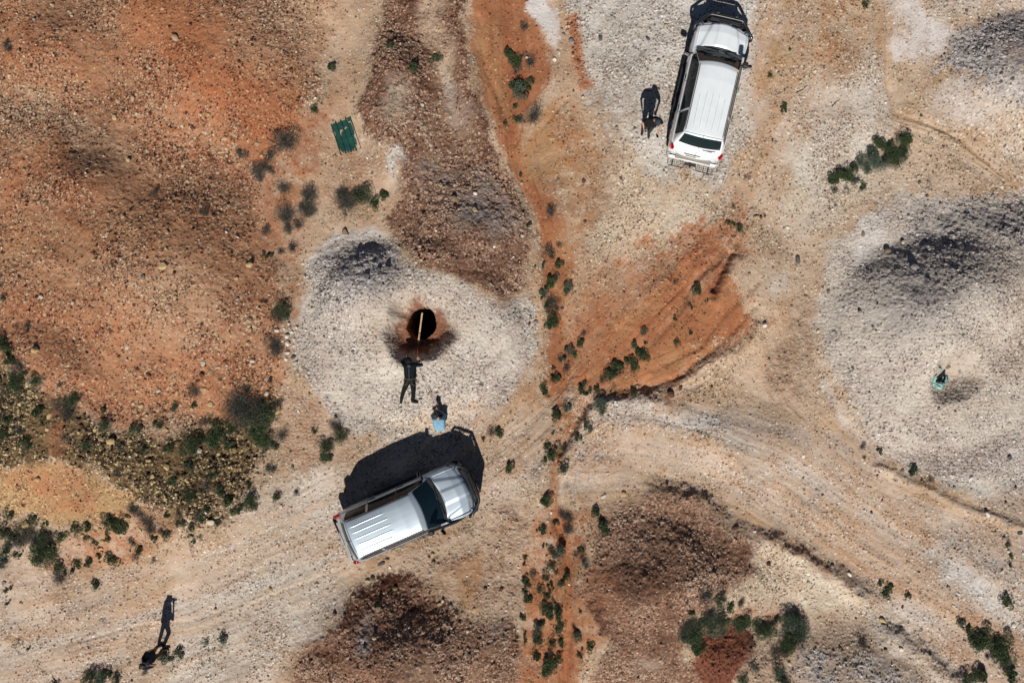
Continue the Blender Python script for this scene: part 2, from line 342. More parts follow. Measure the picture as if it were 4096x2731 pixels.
 ('white',LI,[(745,560),(706,610),(694,680),(690,720)],5,4,.8,5),
 ('tansmooth',LI,[(680,880),(720,930),(770,985),(810,1010)],12,8,.7,8),
 ('pgrav',PO,[(655,720),(690,740),(705,830),(680,860),(662,800)],0,8,.8,9),
 ('road',PO,[(800,985),(1000,950),(1150,920),(1240,900),(1260,980),(1250,1080),(1180,1200),(1000,1230),(850,1180),(780,1090),(820,1040)],0,18,.85,20),
 ('cream',PO,[(850,960),(980,950),(1060,985),(1000,1040),(900,1050)],0,25,.6,25),
 ('pinkpan',PO,[(668,890),(740,930),(815,1005),(815,1050),(760,1085),(690,1080),(640,1040),(640,960)],0,12,.85,14),
 ('brownlt',PO,[(640,1080),(780,1060),(800,1100),(700,1130),(620,1110)],0,20,.5,25),
 ('ochre',EL,[(1060,1150),(60,40)],0,30,.5,20),
 ('orange',PO,[(1252,890),(1340,855),(1480,898),(1400,910),(1355,930),(1330,990),(1302,1050),(1290,1110),(1284,1180),(1256,1180),(1256,1110),(1270,1030),(1256,960)],0,8,.9,9),
 ('ochre',PO,[(1190,860),(1260,900),(1290,960),(1250,1030),(1180,1090),(1130,1080),(1200,990)],0,18,.7,14),
 ('yrock',PO,[(-900,720),(0,745),(60,800),(130,890),(250,965),(420,985),(560,945),(625,905),(618,1000),(600,1060),(590,1120),(520,1185),(440,1190),(330,1160),(260,1090),(180,1062),(-900,1062)],0,16,1,22),
 ('redor',PO,[(0,745),(50,760),(140,850),(300,930),(420,940),(600,930),(560,960),(420,985),(240,965),(120,890),(40,790)],0,14,.6,26),
 ('redsoil',EL,[(435,972),(32,13)],0,10,.75,14),
 ('orgrav',LI,[(140,880),(155,950),(165,1030)],15,9,.9,12),
 ('redsoil',LI,[(158,960),(163,1010),(168,1036)],9,6,.8,8),
 ('yorange',PO,[(-900,1068),(180,1058),(270,1095),(330,1150),(290,1190),(120,1190),(-900,1165)],0,14,.95,18),
 ('orgrav',PO,[(20,1100),(80,1060),(200,1070),(250,1120),(230,1170),(150,1150),(60,1130)],0,18,.65,22),
 ('orgrav',PO,[(120,1230),(230,1180),(380,1160),(430,1200),(340,1270),(200,1310),(120,1320),(90,1270)],0,14,.9,18),
 ('yrock',PO,[(-900,1170),(60,1190),(200,1180),(300,1170),(260,1210),(120,1230),(60,1250),(-900,1240)],0,12,.8,20),
 ('yrock',PO,[(290,1150),(450,1170),(500,1190),(470,1210),(330,1200)],0,12,.55,22),
 ('road',PO,[(-900,1270),(60,1290),(110,1320),(200,1325),(400,1260),(520,1195),(610,1120),(780,1095),(830,1200),(800,1300),(820,1340),(760,1400),(690,1480),(660,1560),(640,2200),(-900,2200)],0,16,1,18),
 ('roadgrey',PO,[(620,1090),(790,1080),(800,1200),(620,1290),(480,1330),(400,1300),(520,1200)],0,35,.75,30),
 ('roadgrey',PO,[(480,1420),(640,1330),(780,1300),(830,1330),(700,1460),(640,1600),(250,1600),(420,1500)],0,40,.75,35),
 ('roadgrey',LI,[(-60,1330),(60,1400),(-60,1450)],35,30,.4,30),
 ('roadsoft',LI,[(60,1380),(300,1350),(500,1300),(700,1230)],25,30,.6,25),
 ('roadsoft',LI,[(-60,1560),(150,1500),(400,1460),(620,1390),(780,1310)],16,18,.6,16),
 ('brownlt',PO,[(900,1240),(1050,1190),(1180,1160),(1235,1180),(1225,1230),(1200,1300),(1195,1420),(1100,1430),(1000,1350),(900,1300),(830,1330),(850,1270)],0,16,.85,20),
 ('brown',PO,[(835,1335),(900,1312),(990,1345),(1050,1410),(1090,1435),(1160,1420),(1196,1480),(1200,1650),(1200,2200),(680,2200),(688,1510),(725,1450),(785,1392)],0,10,1,14),
 ('dbrown',PO,[(820,1340),(900,1330),(980,1380),(1050,1450),(1000,1500),(900,1520),(800,1440),(780,1400)],0,35,.6,40),
 ('grey',EL,[(855,1435),(22,40)],0,14,.7,18),
 ('grey',EL,[(1128,1455),(26,34)],0,16,.5,18),
 ('orgrav',EL,[(820,1510),(50,35)],0,30,.55,30),
 ('brownlt',PO,[(1000,1500),(1180,1460),(1190,1600),(1050,1600)],0,40,.6,40),
 ('ochre',PO,[(1040,1295),(1070,1280),(1110,1275),(1108,1340),(1090,1400),(1052,1405),(1036,1350)],0,12,.85,12),
 ('ochre',LI,[(850,1290),(1000,1240),(1080,1190)],12,14,.6,14),
 ('road',PO,[(1290,1100),(1345,960),(1420,930),(1520,905),(1700,950),(1850,960),(1960,1035),(2100,1150),(2360,1200),(2900,1300),(2900,2200),(2300,2200),(2200,1560),(2080,1440),(1960,1330),(1880,1285),(1720,1200),(1540,1122),(1420,1110),(1345,1150)],0,18,.95,18),
 ('roadsoft',LI,[(1420,1070),(1560,1095),(1700,1150),(1850,1240),(1960,1300)],30,18,.75,16),
 ('roadsoft',LI,[(1960,1070),(1960,1200),(1940,1270)],9,8,.7,8),
 ('roadsoft',LI,[(1960,1060),(2060,1170),(2150,1260),(2250,1350),(2352,1440)],16,14,.6,14),
 ('roadsoft',LI,[(1330,1130),(1450,1095),(1560,1110),(1700,1165),(1850,1255),(1960,1320)],9,7,.7,8),
 ('road',LI,[(1330,1060),(1450,1030),(1600,1050),(1750,1110),(1900,1210),(2050,1320),(2200,1420)],10,9,.6,10),
 ('roadsoft',LI,[(1360,1010),(1500,1000),(1650,1030),(1800,1090),(1950,1190),(2100,1300),(2352,1470)],7,7,.6,8),
 ('tansmooth',LI,[(-60,1470),(150,1445),(400,1380),(600,1320),(800,1230),(1000,1130),(1180,1040)],6,6,.6,8),
 ('roadgrey',LI,[(-60,1500),(200,1460),(420,1400),(640,1340),(790,1270)],8,8,.6,10),
 ('tansmooth',LI,[(-60,1400),(150,1370),(350,1310),(560,1240),(760,1160)],9,9,.5,12),
 ('pinkpan',LI,[(1950,1310),(2080,1350),(2200,1400),(2352,1500)],26,16,.75,16),
 ('tcrack',EL,[(2050,1250),(90,45)],0,30,.4,25),
 ('pgrav',LI,[(1380,945),(1480,940),(1580,965),(1720,1010),(1830,1090),(1880,1170)],22,20,.75,26),
 ('white',LI,[(1390,945),(1480,935),(1580,955),(1660,985)],10,14,.65,26),
 ('pgrav',LI,[(1350,1000),(1440,960),(1600,990),(1760,1060)],16,16,.7,30),
 ('grey',LI,[(1380,985),(1480,965),(1600,1000),(1700,1035)],8,12,.5,30),
 ('brownlt',PO,[(1320,1010),(1450,1010),(1600,1040),(1560,1080),(1420,1070),(1330,1090)],0,25,.35,30),
 ('brownlt',LI,[(1640,1020),(1750,1060),(1850,1130),(1900,1200)],14,16,.4,24),
 ('pgrav',PO,[(2130,1270),(2200,1260),(2300,1300),(2400,1400),(2400,1520),(2280,1440),(2180,1370),(2130,1320)],0,20,.85,20),
 ('white',PO,[(2130,1290),(2180,1270),(2240,1300),(2310,1370),(2300,1420),(2220,1370),(2150,1330)],0,20,.6,34),
 ('white',PO,[(2050,1400),(2110,1430),(2170,1480),(2120,1480),(2060,1440)],0,16,.5,26),
 ('white',LI,[(2200,1090),(2290,1060),(2352,1050)],12,16,.6,24),
 ('pgrav',PO,[(2220,1080),(2400,1060),(2400,1180),(2290,1190),(2220,1120)],0,20,.7,20),
 ('brownlt',PO,[(2260,1130),(2400,1110),(2400,1200),(2310,1190)],0,20,.55,26),
 ('grey',PO,[(2330,1220),(2420,1210),(2420,1330),(2340,1300)],0,16,.6,16),
 ('brownlt',LI,[(1960,1020),(2060,1080),(2150,1120),(2250,1170),(2352,1200)],7,8,.6,12),
 ('orange',PO,[(1240,1175),(1290,1165),(1380,1150),(1400,1200),(1370,1240),(1330,1290),(1318,1340),(1385,1380),(1392,1440),(1350,1500),(1340,1600),(1340,2200),(1190,2200),(1192,1500),(1198,1300),(1218,1220)],0,10,.9,12),
 ('orange',PO,[(1230,1210),(1330,1200),(1340,1300),(1320,1400),(1370,1440),(1320,1600),(1200,1600),(1205,1300)],0,14,.9,14),
 ('ochre',PO,[(1325,1360),(1385,1380),(1390,1450),(1340,1470)],0,10,.6,12),
 ('orange',LI,[(1290,1170),(1280,1230),(1306,1320),(1310,1440),(1300,1600)],11,9,.95,9),
 ('brown',PO,[(1372,1175),(1440,1145),(1530,1125),(1640,1185),(1740,1250),(1735,1310),(1640,1360),(1560,1400),(1545,1500),(1650,1560),(1700,1600),(1700,2200),(1370,2200),(1370,1568),(1395,1450),(1370,1390),(1330,1350),(1335,1300),(1375,1240)],0,12,.95,16),
 ('brownlt',PO,[(1330,1110),(1500,1120),(1500,1180),(1400,1200),(1320,1160)],0,18,.7,26),
 ('brownlt',PO,[(1530,1270),(1620,1280),(1640,1340),(1540,1370),(1500,1330)],0,25,.65,30),
 ('orgrav',PO,[(1330,1300),(1420,1280),(1430,1380),(1340,1350)],0,16,.5,20),
 ('pgrav',EL,[(1478,1500),(30,22)],0,20,.5,20),
 ('dbrown',EL,[(1460,1300),(40,45)],0,30,.6,26),
 ('dbrown',LI,[(1495,1128),(1560,1140),(1640,1170),(1700,1205),(1780,1240),(1850,1272),(1910,1300),(1950,1330)],15,10,.7,14),
 ('dgrey',LI,[(1800,1262),(1880,1300),(1950,1345),(2000,1370)],8,8,.5,10),
 ('cream',PO,[(1740,1245),(1850,1290),(1960,1340),(2060,1410),(2000,1430),(1900,1400),(1850,1420),(1760,1390),(1650,1390),(1640,1350),(1730,1310)],0,14,.9,18),
 ('orgrav',PO,[(1650,1385),(1780,1380),(1860,1400),(1780,1420),(1660,1430)],0,14,.7,16),
 ('brownlt',PO,[(1400,1180),(1520,1180),(1560,1260),(1480,1270),(1400,1260)],0,34,.6,50),
 ('brownlt',PO,[(1560,1290),(1640,1260),(1680,1330),(1600,1380),(1520,1400)],0,34,.65,50),
 ('brownlt',PO,[(1390,1420),(1500,1440),(1540,1568),(1440,1600),(1390,1520)],0,40,.45,55),
 ('brownlt',PO,[(700,1500),(820,1480),(880,1568),(800,1640),(690,1640)],0,40,.5,55),
 ('brownlt',PO,[(950,1400),(1060,1440),(1100,1520),(1000,1560),(920,1480)],0,40,.5,55),
 ('redsoil',PO,[(1590,1440),(1660,1425),(1715,1440),(1725,1500),(1700,1560),(1620,1600),(1580,1530)],0,12,1,12),
 ('brownlt',PO,[(1700,1500),(1800,1480),(1790,1600),(1700,1600)],0,14,.7,20),
 ('tcrack',PO,[(1850,1425),(1960,1400),(2020,1420),(2030,1460),(1980,1480),(1860,1470)],0,9,.9,10),
 ('pgrav',PO,[(1980,1340),(2080,1400),(2180,1500),(2260,1620),(2150,1620),(2060,1500),(1980,1420)],0,16,.85,18),
 ('grey',PO,[(1820,1485),(1900,1470),(2010,1480),(2100,1540),(2180,1620),(1790,1620)],0,12,.9,14),
 ('dbrown',LI,[(2045,1432),(2090,1475),(2150,1530),(2200,1590)],9,7,.65,9),
 ('pinkpan',PO,[(2150,1440),(2230,1450),(2260,1560),(2200,1560)],0,16,.7,14),
]
for nm, kd, pts, wd, soft, stg, rag in layers:
    if kd == EL:
        (cx, cy), (rx, ry) = pts
        q = np.sqrt(((LU - cx) / rx) ** 2 + ((LV - cy) / ry) ** 2); L = (q - 1) * min(rx, ry)
    else:
        L = segdist(LU, LV, pts, kd == PO) - wd
    ok = L < soft + rag * 2.2 + 12                                   # only the cells this soil can reach
    iu = np.where(ok.any(1))[0]; iv = np.where(ok.any(0))[0]
    u0 = -1e9 if iu[0] == 0 else lu[iu[0]]; u1 = 1e9 if iu[-1] == len(lu) - 1 else lu[iu[-1]]
    v0 = -1e9 if iv[0] == 0 else lv[iv[0]]; v1 = 1e9 if iv[-1] == len(lv) - 1 else lv[iv[-1]]
    ux = np.where((U[:, 0] >= u0) & (U[:, 0] <= u1))[0]; vy = np.where((V[0] >= v0) & (V[0] <= v1))[0]
    if len(ux) == 0 or len(vy) == 0: continue
    sl = (slice(ux[0], ux[-1] + 1), slice(vy[0], vy[-1] + 1))
    amp = (rag + 5) / 26.0 * 1.9
    s_ = sample(L, U[sl] + (WU[sl] - U[sl]) * amp, V[sl] + (WV[sl] - V[sl]) * amp) + fine[sl] * (rag + 3) * 0.9 + grit[sl] * (rag + 4) * .9 + mid[sl] * rag * .5
    a = sst(soft * 0.8 + 2, -soft * 0.8 - 2, s_) * stg
    if stg < .95: a = a * np.clip(.65 + .9 * (fine[sl] + grit[sl] * .8) + .5 * w1[sl], 0, 1.15 / max(stg, .5))
    e = enc(nm)
    for c in range(NC): chan[c][sl] += (e[c] - chan[c][sl]) * a
    del s_, a

# ---- relief -------------------------------------------------------
def dome(cx, cy, rx, ry, h, p=2.0, rot=0.0, wob=0.16):
    c, s = math.cos(R(rot)), math.sin(R(rot))
    du = WU * 0.4 + U * 0.6 - cx; dv_ = WV * 0.4 + V * 0.6 - cy
    a = (du * c + dv_ * s) / rx; b = (-du * s + dv_ * c) / ry
    q = np.sqrt(a * a + b * b) * (1 + wob * big)
    if p == 0: return h * np.clip(1 - q * q, 0, 1) ** 2
    return h * np.clip(1 - np.clip(q, 0, 1) ** p, 0, 1) * sst(1.05, 0.8, q)
def ridge(pts, wd, h, warp=0.5):
    L = segdist(LU, LV, pts, False)
    d = sample(L, U + (WU - U) * warp, V + (WV - V) * warp)
    return h * np.exp(-(d / wd) ** 2) * (1 + .45 * w2 + .3 * mid)
Z = 0.16 * big + 0.05 * mid
near = sst(1500, 1300, np.abs(U - 1176)) * sst(1150, 950, np.abs(V - 784))
Z = Z + (1 - near) * fbm(X, Y, 14, 2, 4) * 0.5
RELIEF = [
 (960,745,262,225,.95,1.6,0), (815,650,140,130,.46,0,15), (860,660,170,120,.22,0,10), (1130,700,110,120,.2,0,0),
 (2140,800,270,270,.95,1.7,0), (2310,620,210,190,1.0,0,0), (2110,720,220,190,.70,0,0),
 (2360,190,240,180,1.2,0,0),
 (230,700,560,420,1.3,0,15), (430,620,300,200,.55,0,30), (120,380,300,190,.42,0,25), (520,170,360,230,.6,0,30), (100,130,200,130,.42,0,10), (215,420,120,80,.26,0,0),
 (905,270,120,260,.75,0,-5), (1050,560,200,220,.85,0,-20), (1075,200,45,260,.30,0,-8), (930,160,90,90,.3,0,0), (1100,540,100,90,.3,0,0),
 (890,1540,270,260,1.35,0,0), (960,1490,150,130,.45,0,0), (1130,1500,90,110,.3,0,0),
 (1480,1400,220,270,.95,0,15), (1600,1310,210,150,.7,0,30), (1650,1520,100,105,.55,0,0), (1460,1340,110,90,.3,0,0),
 (300,1110,420,190,.8,0,8), (60,960,220,230,.6,0,0), (150,830,150,90,.35,0,20),
 (1620,1000,380,120,.4,0,12), (1560,760,240,220,.35,0,-40), (1700,640,140,190,.35,0,-20),
 (1950,1590,240,170,.75,0,0), (2230,1340,190,160,.3,0,0),
 (1300,480,100,180,.25,0,-10), (1580,300,300,380,.25,0,0),
]
for a in RELIEF: Z = Z + dome(*a[:5], p=a[5], rot=a[6])
Z = Z + ridge([(1500,1138),(1600,1162),(1700,1218),(1800,1262),(1900,1312),(1980,1362)], 26, .27, .9)
Z = Z + ridge([(2050,1448),(2110,1500),(2200,1590)], 18, .22, 1.2)
Z = Z + ridge([(1752,748),(1700,802),(1630,848),(1545,890),(1480,914)], 15, .09, 1.8)
Z = Z + ridge([(1690,604),(1664,650),(1640,700)], 13, .20, .6) - ridge([(1678,588),(1650,630),(1634,670)], 6, .20, .5)
Z = Z + ridge([(850,1300),(960,1260),(1100,1200)], 30, -.06)
Z = Z + ridge([(2010,1075),(2080,1100),(2200,1160),(2352,1210)], 10, .12)
Z = Z + ridge([(1360,925),(1480,920),(1560,935)], 18, .10)
for pts, wd, dp in [([(1165,0),(1168,150),(1172,300),(1200,420),(1235,500),(1262,600),(1262,760),(1258,900)],16,-.10),
                    ([(1480,880),(1400,905),(1340,930),(1300,1000),(1275,1080),(1270,1180),(1300,1260),(1310,1400),(1300,1568)],14,-.16),
                    ([(1350,930),(1318,985),(1290,1040)],7,-.14),([(2036,0),(2040,180),(2055,255),(2180,300),(2300,400)],6,-.06),
                    ([(1700,1200),(1850,1285),(1960,1340)],18,-.0),([(1730,700),(1650,790),(1560,860),(1480,890)],8,-.10),([(1690,560),(1600,640),(1540,740),(1420,850)],9,-.07),([(1650,600),(1530,690),(1400,830)],6,-.04),([(1745,640),(1660,720),(1600,800),(1500,850)],7,-.07),([(1620,560),(1480,680),(1360,800)],9,.04),([(1100,40),(1120,160),(1160,280)],7,-.07),([(1215,180),(1200,260),(1185,330)],6,-.07),([(1300,230),(1240,300),(1230,420),(1250,500)],6,-.06),
                    ([(1750,150),(1735,260),(1700,400)],12,-.04),([(1835,0),(1800,120),(1760,260),(1700,430)],14,-.05)]:
    Z = Z + ridge(pts, wd, dp, .3)
# soften: keep the ground low and level under the two vehicles
for (cx, cy, rx, ry, rot, zz) in [(945,1180,200,95,-23.4,.10), (1628,225,80,220,12.5,.12)]:
    c, s = math.cos(R(rot)), math.sin(R(rot)); a = ((U - cx) * c + (V - cy) * s) / rx; b = (-(U - cx) * s + (V - cy) * c) / ry
    m = sst(1.5, .8, np.sqrt(a * a + b * b)); Z = Z * (1 - m) + zz * m
ZS = Z.copy()                                                     # smooth relief, for standing things on
# long streaks left by wheels and running water, following each course
streak = np.zeros(X.shape, np.float32)
def course(pts, W, ws, wl, k, amp):
    d = np.full(LU.shape, 1e9, np.float32); sd = d.copy(); ar = d.copy(); acc = 0
    for (x0, y0), (x1, y1) in zip(pts[:-1], pts[1:]):
        vx, vy = x1 - x0, y1 - y0; L = math.hypot(vx, vy)
        tr = ((LU - x0) * vx + (LV - y0) * vy) / L; t = np.clip(tr, 0, L)
        dd = np.hypot(LU - x0 - t * vx / L, LV - y0 - t * vy / L); cr = np.sign((LU - x0) * vy - (LV - y0) * vx)
        m = dd < d; d = np.where(m, dd, d); sd = np.where(m, dd * cr, sd); ar = np.where(m, acc + t, ar); acc += L
    A = sample(sd, U + (WU - U) * .35, V + (WV - V) * .35); B = sample(ar, U, V)
    m = sst(W, W * .5, np.abs(A)) * sst(0, 60, B + 40)
    n = vnoise(A, B, 1, k) * 0
    for q, (a_, b_) in enumerate([(ws, wl), (ws * .45, wl * .6), (ws * .2, wl * .35)]):
        n = n + vnoise(A / a_ * 1.0, B / b_, 1.0, k + q) * (1, .8, .6)[q]
    streak[...] = streak + m * n * amp
course([(-100,1575),(300,1455),(700,1290),(1000,1120),(1250,900)], 270, 34, 330, 1, 1.0)
course([(1290,1010),(1500,1005),(1750,1085),(1950,1225),(2400,1510)], 190, 32, 300, 4, 1.0)
course([(1850,-90),(1790,200),(1690,440),(1560,620),(1330,850)], 150, 24, 260, 6, 1.1)
course([(1165,-60),(1172,200),(1200,420),(1262,600),(1262,900)], 70, 12, 130, 8, 1.0)
course([(1600,840),(1480,890),(1300,1000),(1270,1180),(1310,1600)], 80, 12, 120, 2, 1.0)
course([(2036,-60),(2045,260),(2200,320),(2400,460)], 60, 14, 160, 5, 1.0)
course([(150,60),(420,250),(700,420)], 260, 40, 260, 3, .7)
course([(100,600),(380,760),(640,860)], 200, 40, 260, 7, .6)
course([(1780,620),(1850,900),(2000,1060),(2352,1200)], 80, 18, 160, 9, .7)
Z = Z + .030 * streak
# rill and wash texture in the soft orange soils
soft_ = np.clip(1 - chan[12] * 1.6, 0, 1)
Z = Z + soft_ * 0.020 * np.abs(fbm(X * 1.5, Y * .55, 0.9, 4, 4, 0.6)) * -1
# lumps
f1, f2, ci, cj = worley(X + 0.06 * fine, Y + 0.06 * mid, 0.30, 2)
lump = np.clip(1 - f1 * 1.25, 0, 1) * TAB[5][ci, cj]
f1, f2, c2, c3 = worley(X + 0.04 * fine, Y + 0.04 * mid, 0.15, 9)
lump = lump + .6 * np.clip(1 - f1 * 1.3, 0, 1) * TAB[4][c2, c3]
Z = Z + chan[14] * (0.060 * lump + 0.045 * fine) + (.004 + .019 * np.clip(chan[12] * .7 + chan[14] * .35, 0, 1.2)) * grit * (1 - sst(21, 24, np.maximum(np.abs(X), np.abs(Y) * 1.45)))
vary = TAB[6][ci, cj]
# cracks: polygons of drying clay, cells of about 15 cm, their size drifting
f1, f2, ci, cj = worley(X + .05 * mid, Y + .05 * w1, 0.138, 6)
edge = f2 - f1
cw = 0.14 + 0.12 * np.clip(mid + .5, 0, 1)
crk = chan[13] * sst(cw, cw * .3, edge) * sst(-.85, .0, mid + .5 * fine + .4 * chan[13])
Z = Z - 0.038 * crk + chan[13] * 0.008 * TAB[7][ci, cj]
cellt = TAB[8][ci, cj]
# colours of the soil itself, plus shade painted into the cracks
mixn = np.clip(0.5 + 1.0 * mid + 0.7 * fine + .4 * big + 1.5 * streak + .45 * grit, -.35, 1.35)
col = [chan[c] + (chan[c + 3] - chan[c]) * mixn for c in range(3)]
grain = 1 + .16 * w1 + .30 * streak + .10 * w2 + (.14 + .34 * np.clip(chan[12] + chan[13] * .4, 0, 1)) * grit + 0.10 * (TAB[9][rng.randint(0, NT, X.shape), rng.randint(0, NT, X.shape)] - .5) + 0.10 * fine + 0.05 * (cellt - .5) * chan[13]
col = [c * grain * (1 - .28 * crk) for c in col]  # cracks darkened in the colour too, standing in for their shade
# pebbles in three sizes, each one a little dome with its own colour
for (sc, k, dens_c, mul, hh, rr) in [(0.056, 1, 12, .80, .60, .52), (0.092, 4, 12, .42, .66, .46), (0.17, 8, 15, .40, .62, .40)]:
    f1, f2, ci, cj = worley(X + .012 * fine, Y + .012 * w2, sc, k)
    r1 = TAB[(k + 1) % 12][ci, cj]; r2 = TAB[(k + 5) % 12][ci, cj]; r3 = TAB[(k + 7) % 12][ci, cj]
    cl = np.clip(.75 + 1.3 * (mid + .5 * w2), .15, 1.7)
    on = r1 < chan[dens_c] * mul * cl
    rad = rr * (0.45 + 0.65 * r2)
    q = np.clip(1 - (f1 / rad) ** 2, 0, 1) * on
    Z = Z + np.sqrt(q) * rad * sc * hh
    k1 = np.clip(q * 4, 0, 1) * np.where(r3 > .12, 1, .0)
    tone = (0.72 + 0.46 * TAB[(k + 9) % 12][ci, cj])
    pick = TAB[(k + 2) % 12][ci, cj] > 0.66
    for c in range(3):
        pc = np.where(pick, chan[6 + c], chan[9 + c]) * tone
        col[c] += (pc - col[c]) * k1 * 0.9
    del f1, f2, ci, cj, r1, r2, r3, on, rad, q, k1, pick, tone
# wheel tracks across the gully: two ladders of tread marks
def tread(pts, wd, pitch, dp):
    global Z
    for i in range(len(pts) - 1):
        x0, y0 = pts[i]; x1, y1 = pts[i + 1]; L = math.hypot(x1 - x0, y1 - y0); tx, ty = (x1 - x0) / L, (y1 - y0) / L
        a = (U - x0) * tx + (V - y0) * ty; b = -(U - x0) * ty + (V - y0) * tx
        m = sst(-3, 3, a) * sst(L + 3, L - 3, a) * sst(wd + 1.5, wd - 1.5, np.abs(b))
        saw = (np.abs(((a + np.abs(b) * .6) / pitch) % 1 - .5) - .25)
        Z = Z - m * (dp * .5 - dp * 1.1 * saw)
for off in (0, 33):
    tread([(1100+off*.4,1075+off*.9),(1200+off*.5,990+off*.9),(1260+off*.6,930+off*.8),(1345+off*.7,830+off*.7)], 5.2, 4.6, .040)
def rut(pts, wd, dp, warp=.15): 
    global Z
    Z = Z + ridge(pts, wd, -dp, warp) + ridge([(a, b - wd * 1.6) for a, b in pts], wd * .6, dp * .5, warp)
rut([(0,1530),(150,1480),(300,1440),(420,1430),(600,1380),(800,1300)], 4, .018); rut([(0,1560),(180,1505),(400,1455),(620,1400)], 3, .014)
rut([(620,1160),(720,1110),(790,1080)], 4, .02); rut([(1000,1120),(1100,1075),(1200,1010)], 3, .015)
# the two shafts
def shaft(cx, cy, rx, ry, fr, fd, depth, steep):
    global Z
    du = U + 5 * w1 - cx; dv_ = V + 5 * w2 - cy
    ang = 1 + .10 * np.sin(3 * np.arctan2(dv_, du) + 1) + .05 * np.sin(7 * np.arctan2(dv_, du))
    q = np.sqrt((du / (fr)) ** 2 + ((dv_ - 10 * steep) / (fr * 1.02)) ** 2) / ang
    Z = Z - fd * (sst(1.0, .45, q) if depth else np.clip(1 - q * q * .95, 0, 1) ** 1.5)
    q2 = np.sqrt((du / rx) ** 2 + (dv_ / ry) ** 2) / (1 + .03 * np.sin(5 * np.arctan2(dv_, du)))
    if depth: Z = Z - depth * sst(1.05, .96, q2)
    return q, q2
qa, qb = shaft(968, 742, 31, 36, 88, 1.0, 7.5, 1.2)
m = sst(.80, .50, qa + .35 * fine)
for c, v in enumerate(alb((138, 84, 54))): col[c] += (v * (1 + .3 * fine) - col[c]) * m * .95
qc, qd = shaft(2168, 858, 30, 22, 66, .66, 0, .3)
m = sst(1.0, .6, qc + .3 * fine)
for c, v in enumerate(alb((150, 128, 112))): col[c] += (v * (1 + .2 * fine) - col[c]) * m * .3

def height(x, y, A=None):
    A = ZS if A is None else A
    i = np.clip(np.searchsorted(gx, x) - 1, 0, len(gx) - 2); j = np.clip(np.searchsorted(gy, y) - 1, 0, len(gy) - 2)
    fx = (x - gx[i]) / (gx[i + 1] - gx[i]); fy = (y - gy[j]) / (gy[j + 1] - gy[j])
    return A[i, j] * (1 - fx) * (1 - fy) + A[i + 1, j] * fx * (1 - fy) + A[i, j + 1] * (1 - fx) * fy + A[i + 1, j + 1] * fx * fy
ZS = Z.copy() if False else ZS
def gz(x, y): return float(height(x, y, Z))
nx, ny = X.shape
VV = np.stack([X.ravel(), Y.ravel(), Z.ravel()], 1)
I = (np.arange(nx - 1, dtype=np.int32)[:, None] * ny + np.arange(ny - 1, dtype=np.int32)[None, :])
FF = np.stack([I, I + ny, I + ny + 1, I + 1], -1).reshape(-1, 4)
CC = np.clip(np.stack([c.ravel() for c in col], 1), 0.004, .85)
ground_mat = mat("dry soil and clay", (.5, .4, .3), rough=.95, spec=.12, attr="tint", noise=.14, nscale=55, bump=.55, bscale=45)
g = link("ground", npmesh("ground", VV, FF, CC, smooth=True), None, ground_mat); tag(g, kind='structure')
del VV, FF, CC, I
# ------------------------------------------------------------------ the two four-wheel drives
black_paint = mat("black bar paint", (.012, .012, .014), rough=.35, spec=.5, coat=.3)
black_plastic = mat("black plastic", (.022, .023, .025), rough=.55, noise=.2, nscale=20)
rubber = mat("tyre rubber", (.03, .027, .025), rough=.9, noise=.3, nscale=30)
alloy = mat("dusty alloy", (.42, .41, .40), rough=.4, metal=.6)
glass_dark = mat("tinted glass", (.012, .022, .026), rough=.04, spec=.12, coat=0, alpha=.95)
glass_wind = mat("windscreen glass", (.008, .022, .030), rough=.03, spec=.35, coat=0, alpha=.93)
lamp_glass_sky_tint = mat("headlamp glass with painted sky tint", (.13, .19, .30), rough=.12, spec=.5, coat=.5)  # blue tint stands in for shaded paint reflecting the sky
red_glass = mat("tail lamp red", (.42, .012, .014), rough=.15, spec=.6, coat=1)
chrome = mat("chrome", (.75, .76, .78), rough=.18, metal=1)
cloth_seat = mat("seat cloth", (.16, .15, .14), rough=.9)
dash_mat = mat("dashboard", (.03, .03, .03), rough=.7)
checker = mat("step tread", (.33, .30, .26), rough=.6, metal=.3, noise=.5, nscale=60)
brown_gloss = mat("gutter trim", (.02, .02, .022), rough=.5)
plate_mat = mat("number plate", (.7, .7, .66), rough=.5)

def tube(pts, r, n=8, closed=False, caps=True):
    """V, F of a round bar along points; r may be a list"""
    pts = [Vector(p) for p in pts]; m = len(pts); V = []; F = []
    up = Vector((0, 0, 1)); prev = None
    for i, p in enumerate(pts):
        a = pts[(i - 1) % m] if (i or closed) else p; b = pts[(i + 1) % m] if (i < m - 1 or closed) else p
        t = (b - a).normalized()
        if prev is None:
            s = t.cross(up)
            if s.length < .05: s = t.cross(Vector((1, 0, 0)))
        else:
            s = prev - t * prev.dot(t)
        s.normalize(); prev = s; u = s.cross(t)
        rr = r[i] if isinstance(r, (list, tuple)) else r
        for k in range(n):
            an = 2 * math.pi * k / n; V.append(p + (s * math.cos(an) + u * math.sin(an)) * rr)
    for i in range(m if closed else m - 1):
        for k in range(n):
            a = i * n + k; b = i * n + (k + 1) % n; c = ((i + 1) % m) * n + (k + 1) % n; d = ((i + 1) % m) * n + k
            F.append((a, b, c, d))
    if caps and not closed:
        F.append(tuple(range(n))); F.append(tuple((m - 1) * n + k for k in reversed(range(n))))
    return V, F
